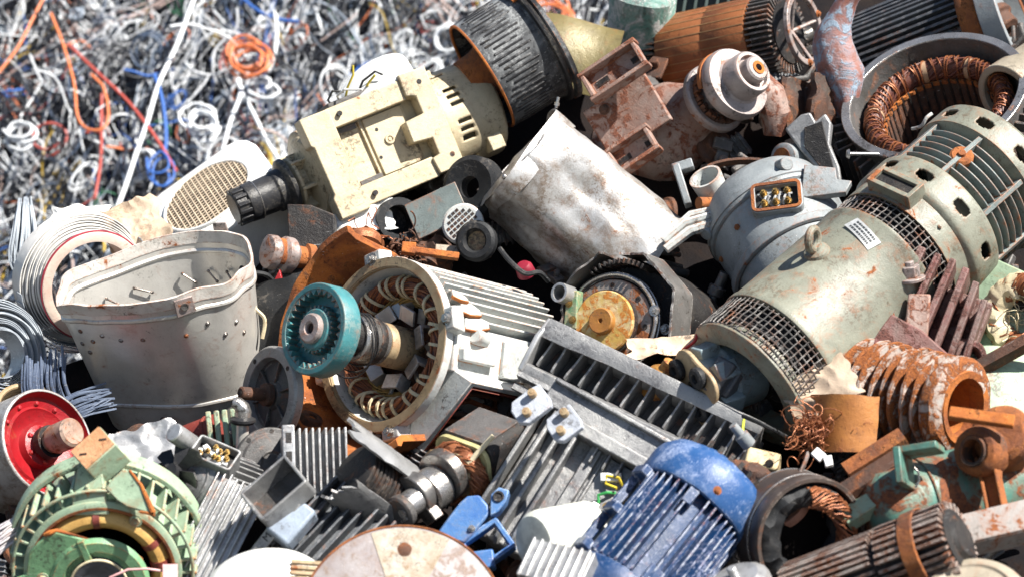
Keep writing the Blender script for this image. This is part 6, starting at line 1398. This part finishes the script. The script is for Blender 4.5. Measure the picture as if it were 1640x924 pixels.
# ---------------------------------------------------------------- striped rusty cylinder, plate and cap in the bottom right corner
t = Thing('finned_cylinder', 'white and rust striped finned cylinder in the bottom right corner', 'cylinder', 1440, 900, (0.86, 0.34, 0.38), (0, 0, 1), off=176)
stripe = worn('striped_rust', (.40, .36, .33), (.30, .26, .23), rust=.52, dirt=.6, chip=1.0, rough=.75, rcol=((.27, .085, .028), (.12, .04, .018)), dirtcol=(.03, .02, .015), bump=1.0, chipcol=(.45, .38, .34), grit=1.2)
t.part('body', MB(771).lathe([(0, 122), (30, 120), (36, 112), (52, 110), (52, -190), (0, -190)], 48), M_['dark'])
mb = fins_radial(MB(772), [i*10.5 for i in range(34)], 48, 64, -190, -24, 5, .03); t.part('fins', mb.warp(2.4, .04, 3), stripe)
mb = fins_radial(MB(773), [i*10.5+4 for i in range(34)], 50, 66, -12, 108, 5, .03); t.part('fins', mb.warp(2.4, .04, 5), stripe)
t.part('strap', MB(774).lathe([(66, 36), (69, 34), (70, 60), (67, 62)], 64, closed=True, rf=lambda a, k: 1+.02*math.sin(3*a)), M_['rust'], bevel=1)

single('beam', 'worn grey steel beam with rust patches running off the right edge', 'beam', MB(775).box(200, 54, 12).box(200, 8, 44, (0, -24, -20)), worn('grey_rusty_beam', (0.34, 0.31, 0.29), (0.28, 0.25, 0.23), rust=.4, dirt=.3, rough=.55), 1588, 838, (-0.10, 0.50, 0.86), (0.96, 0.27, 0), off=176, bevel=2)
single('drum_lid', 'beige round lid cut by the bottom right corner', 'cap', MB(776).lathe([(0, 12), (60, 12), (64, 16), (74, 14), (86, 4), (88, -20), (0, -20)], 72), M_['beige'], 1560, 960, (-0.05, 0.66, 0.75), (1, 0, 0), off=214, bevel=1)

# ---------------------------------------------------------------- small pieces between the motors
t = Thing('broken_casting', 'broken black and silver casting arm left of the copper stator', 'casting', 1312, 248, (-0.1, 0.15, 0.98), (1, 0, 0), off=56)
t.part('arm', MB(781).prism(px_poly([(1258, 208), (1284, 184), (1298, 180), (1306, 196), (1322, 182), (1332, 200), (1330, 232), (1345, 270), (1350, 312), (1338, 316), (1310, 274), (1284, 244)], 1312, 248), -14, 10).warp(3, .05, 2), M_['alu'], bevel=3)
t.part('black_side', MB(782).prism(px_poly([(1290, 206), (1318, 196), (1328, 240), (1340, 290), (1316, 270), (1290, 238)], 1312, 248), 9, 14).warp(1.5, .08, 5), M_['dark'], bevel=1)
t = Thing('roller', 'short grey roller stub with a rusty end beneath the broken casting', 'roller', 1252, 254, (-0.62, 0.05, 0.78), (0, 0, 1), off=48)
t.part('drum', MB(783).lathe([(0, 0), (20, 0), (25, -3), (26, -30), (22, -34), (22, -40), (28, -42), (28, -70), (0, -70)], 36), M_['bluegrey'])
t.part('rust_face', MB(784).cyl(17, 0, 1, 30), M_['rust'])
single('screw', 'long silver screw lying across the stator fins beside the slotted frame', 'screw', MB(785).cyl(3.4, -48, 0, 12).lathe([(0, 5), (6, 4), (8, 0), (0, 0)], 16), M_['brightsteel'], 1360, 247, (-0.98, 0.02, 0.2), (0, 0, 1), off=122)
single('torn_laminations', 'ragged brown torn sheet scraps between the rotor and the copper stator', 'scrap', MB(786).sheet(lambda u, v: (-42+84*u, -44+88*v, 22*math.sin(u*11)+10*math.sin(v*5)), 20, 8, 3).warp(9, .04, 3), M_['darkrust'], 1292, 165, (-0.2, 0.2, 0.95), (1, 0, 0), off=6, sharp=25)
single('torn_laminations', 'brown pipe elbow shaped scrap right of the stub shaft', 'scrap', MB(787).tube([(-20, 40, 0), (-4, 20, 8), (6, -10, 10), (4, -44, 0)], [20, 25, 24, 18], 16).warp(4, .05, 2), M_['pinkrust'], 1236, 172, (0, 0, 1), (1, 0, 0), off=10)
t = Thing('bracket', 'grey folded bracket and cups wedged between the white drum and the terminal motor', 'bracket', 1106, 300, (-0.1, 0.3, 0.95), (0.8, 0.5, 0), off=40)
t.part('folded_plate', MB(788).box(12, 70, 26, (-12, 6, 0), RZ(-14)).box(34, 16, 22, (-2, 36, 0), RZ(-14)), M_['bluegrey'], bevel=2)
t.part('cup', MB(789).lathe([(0, -30), (24, -30), (27, 10), (23, 10), (20, -24), (0, -24)], 32, m=TR(28, -6, 0) @ RX(-40)), M_['ltgrey'])
t.part('rust_pin', MB(790).cyl(10, -20, 26, 20, t.at(1140, 326, (-0.8, 0, 0.6), (1, 0, 0), 14)), M_['rust'])
single('cable_bundle', 'bundle of pale grey cables lying right of the white drum', 'cable', MB(791).tube([(-60, -20, 0), (-20, 0, 6), (20, 6, 8), (60, 2, 0)], 7, 8).tube([(-60, -36, 0), (-16, -14, 8), (22, -8, 8), (62, -16, 0)], 8, 8).tube([(-40, -2, 0), (-10, 14, 4), (26, 18, 4), (56, 22, 0)], 6, 8).warp(3, .03, 1), M_['ltgrey'], 1118, 358, (0, 0.4, 0.9), (0.95, 0.2, 0), off=36)
single('curved_strip', 'brown rusty curved strip over the shoulder of the terminal motor', 'strip', MB(792).sheet(lambda u, v: (70*math.cos(rad(150-u*110)), 26*math.sin(rad(150-u*110)), -10+20*v), 24, 2, 4), M_['darkrust'], 1194, 282, (0, 0.4, 0.9), (1, 0, 0), off=20)

t = Thing('round_vent', 'dark disc with a small perforated grey vent under the white drum', 'vent', 740, 358, (-0.25, 0.25, 0.93), (1, 0, 0), off=26)
t.part('plate', MB(801).lathe([(0, 0), (30, 0), (34, -3), (34, -12), (0, -12)], 48), M_['ltgrey'])
mb = MB(802)
for i in range(-3, 4):
    for j in range(-3, 4):
        if i*i+j*j < 11: mb.box(5, 5, .8, (i*7.5, j*7.5, .5), RZ(40))
t.part('holes', mb, M_['dark'])
t.part('bushing', MB(803).lathe([(16, 0), (30, 2), (33, 8), (33, 22), (28, 27), (20, 27), (16, 20)], 40, closed=True, m=t.at(768, 388, (-0.3, 0.1, 0.95), (1, 0, 0), 10)), M_['rubber'])
t.part('bushing_core', MB(804).cyl(19, 8, 12, 24, t.at(768, 388, (-0.3, 0.1, 0.95), (1, 0, 0), 10)), M_['tan'])
t.part('strap', MB(805).box(90, 14, 6, (0, 0, 0), t.at(742, 402, (0, 0.5, 0.86), (0.9, -0.1, 0), 4)), M_['beige'], bevel=1)
single('pulley_wheel', 'black rubber wheel half hidden under the torn lip of the white drum', 'wheel', MB(806).lathe([(18, 0), (44, 4), (52, 0), (52, -24), (18, -20)], 56, closed=True), M_['rubber'], 752, 300, (-0.55, 0.15, 0.82), (0, 0, 1), off=24)
single('hose_end', 'black rubber hose mouth in the shade below the cream motor', 'hose', MB(807).pipe(36, 24, -80, 0, 40).cyl(25, -80, -50, 30), M_['rubber'], 640, 352, (0.25, 0.1, 0.96), (1, 0, 0), off=-10)
single('plate', 'grey green flat plate leaning under the right end of the cream motor', 'plate', MB(808).box(90, 62, 5), M_['bluegreen'], 700, 338, (-0.2, 0.2, 0.96), (0.92, 0.40, 0), off=4, bevel=1)
single('cap', 'small crimson plastic cap peeking out beside the lower white drum edge', 'cap', MB(809).lathe([(0, 6), (14, 4), (20, -4), (22, -24), (0, -24)], 24), plain('crimson_plastic', (0.24, 0.012, 0.03)), 838, 426, (-0.3, 0.7, 0.6), (1, 0, 0), off=-20, s=0.7)
single('sheet_scrap', 'white bright paper scraps in the gap above the copper bundles', 'paper', crumple(120, 50, 18, 810, 14), M_['cleanwhite'], 572, 362, (0, 0.4, 0.9), (0.9, 0.3, 0), off=-20, sharp=22)

# ---------------------------------------------------------------- dark small scrap in the gaps
# wires and offcuts poking out between the larger pieces
def stray(label, pts, r, mat, cx, cy, off, name='wire'):
    R_ = random.Random(int(cx)); q = [(a-cx+R_.gauss(0, 1.5), cy-b+R_.gauss(0, 1.5), z) for a, b, z in pts]
    mb = MB(); P = []
    for i in range(len(q)-1):
        for k in range(5):
            t_ = k/5; a, b, c_, e = q[max(i-1, 0)], q[i], q[i+1], q[min(i+2, len(q)-1)]
            P.append(tuple(.5*((2*b[j])+(-a[j]+c_[j])*t_+(2*a[j]-5*b[j]+4*c_[j]-e[j])*t_*t_+(-a[j]+3*b[j]-3*c_[j]+e[j])*t_**3) for j in range(3)))
    P.append(q[-1]); return single(name, label, 'wire', mb.tube(P, r, 7), mat, cx, cy, (0, 0, 1), (1, 0, 0), off=off)
stray('black cable looping over the gap beside the crimson cap', [(800, 400, 0), (818, 418, 20), (842, 440, 26), (862, 436, 20), (880, 452, 0)], 4.2, M_['rubber'], 840, 430, 20)
stray('dark cable leaving the right end of the grey hood', [(384, 432, 0), (402, 436, 18), (424, 440, 14), (440, 452, 0)], 4.0, M_['rubber'], 410, 440, 70)
stray('cream wire hanging down right of the grey hood', [(392, 452, 0), (404, 470, 14), (410, 492, 10), (424, 512, 4), (420, 540, 0)], 3.2, M_['lacing'], 408, 490, 60)
stray('red wire caught under the jagged casing of the yellow disc motor', [(1096, 560, 0), (1110, 548, 12), (1118, 536, 10), (1124, 545, 0)], 2.6, plain('red_wire', (0.4, 0.02, 0.03)), 1110, 548, 110)
stray('frayed brown wire curling above the square stator block', [(840, 668, 0), (852, 662, 14), (858, 676, 12), (846, 690, 8), (864, 704, 0)], 2.0, M_['copper'], 850, 684, 96)
stray('thin grey wire twisted over the rim of the copper stator', [(1462, 206, 0), (1476, 202, 16), (1486, 190, 20), (1494, 182, 16)], 3.0, M_['ltgrey'], 1478, 196, 128)
stray('black cable running through the shade below the slotted grey motor', [(1262, 700, 0), (1240, 690, 16), (1216, 676, 18), (1190, 668, 0)], 3.6, M_['rubber'], 1226, 684, 80)
R = random.Random(21)
shapes = []
def small_shape(k):
    mb = MB(900+k)
    if k == 0: mb.box(54, 22, 14).box(20, 34, 12, (12, 4, 8)); mb.cyl(6, 6, 18, 10, TR(-14, 0, 0))
    elif k == 1: mb.lathe([(10, 20), (24, 18), (26, 0), (34, -4), (34, -14), (10, -16)], 28, closed=True)
    elif k == 2:
        for i in range(6): mb.box(4, 46, 26, (-25+i*10, 0, 0))
        mb.box(60, 40, 16)
    elif k == 3: mb.tube([(-40, 0, 0), (-14, 10, 8), (18, -6, 4), (44, 10, 0)], 7, 8).tube([(-30, -14, 0), (0, -8, 10), (36, -18, 2)], 5, 8)
    elif k == 4: mb.prism([(-34, -12), (20, -24), (38, 6), (6, 26), (-26, 20)], -4, 4); mb.cyl(8, 4, 20, 14)
    else: mb.cyl(12, -44, 44, 18, RY(80)).cyl(20, -10, 10, 18, RY(80))
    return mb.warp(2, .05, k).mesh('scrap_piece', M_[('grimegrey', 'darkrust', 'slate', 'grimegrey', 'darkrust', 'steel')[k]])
shapes = [small_shape(k) for k in range(6)]
kinds = ('finned offcut', 'scrap')
spots = []
CLEAR = [(1495, 152, 150), (612, 551, 125), (246, 450, 145), (246, 570, 120), (977, 518, 80), (1300, 862, 90), (165, 915, 120), (70, 708, 90), (140, 690, 60)]
def gap_ok(px, py): return all((px-a)**2+(py-b)**2 > c*c for a, b, c in CLEAR) and py > ridge(px)+45 and -20 < px < 1660 and py < 930
n = 0
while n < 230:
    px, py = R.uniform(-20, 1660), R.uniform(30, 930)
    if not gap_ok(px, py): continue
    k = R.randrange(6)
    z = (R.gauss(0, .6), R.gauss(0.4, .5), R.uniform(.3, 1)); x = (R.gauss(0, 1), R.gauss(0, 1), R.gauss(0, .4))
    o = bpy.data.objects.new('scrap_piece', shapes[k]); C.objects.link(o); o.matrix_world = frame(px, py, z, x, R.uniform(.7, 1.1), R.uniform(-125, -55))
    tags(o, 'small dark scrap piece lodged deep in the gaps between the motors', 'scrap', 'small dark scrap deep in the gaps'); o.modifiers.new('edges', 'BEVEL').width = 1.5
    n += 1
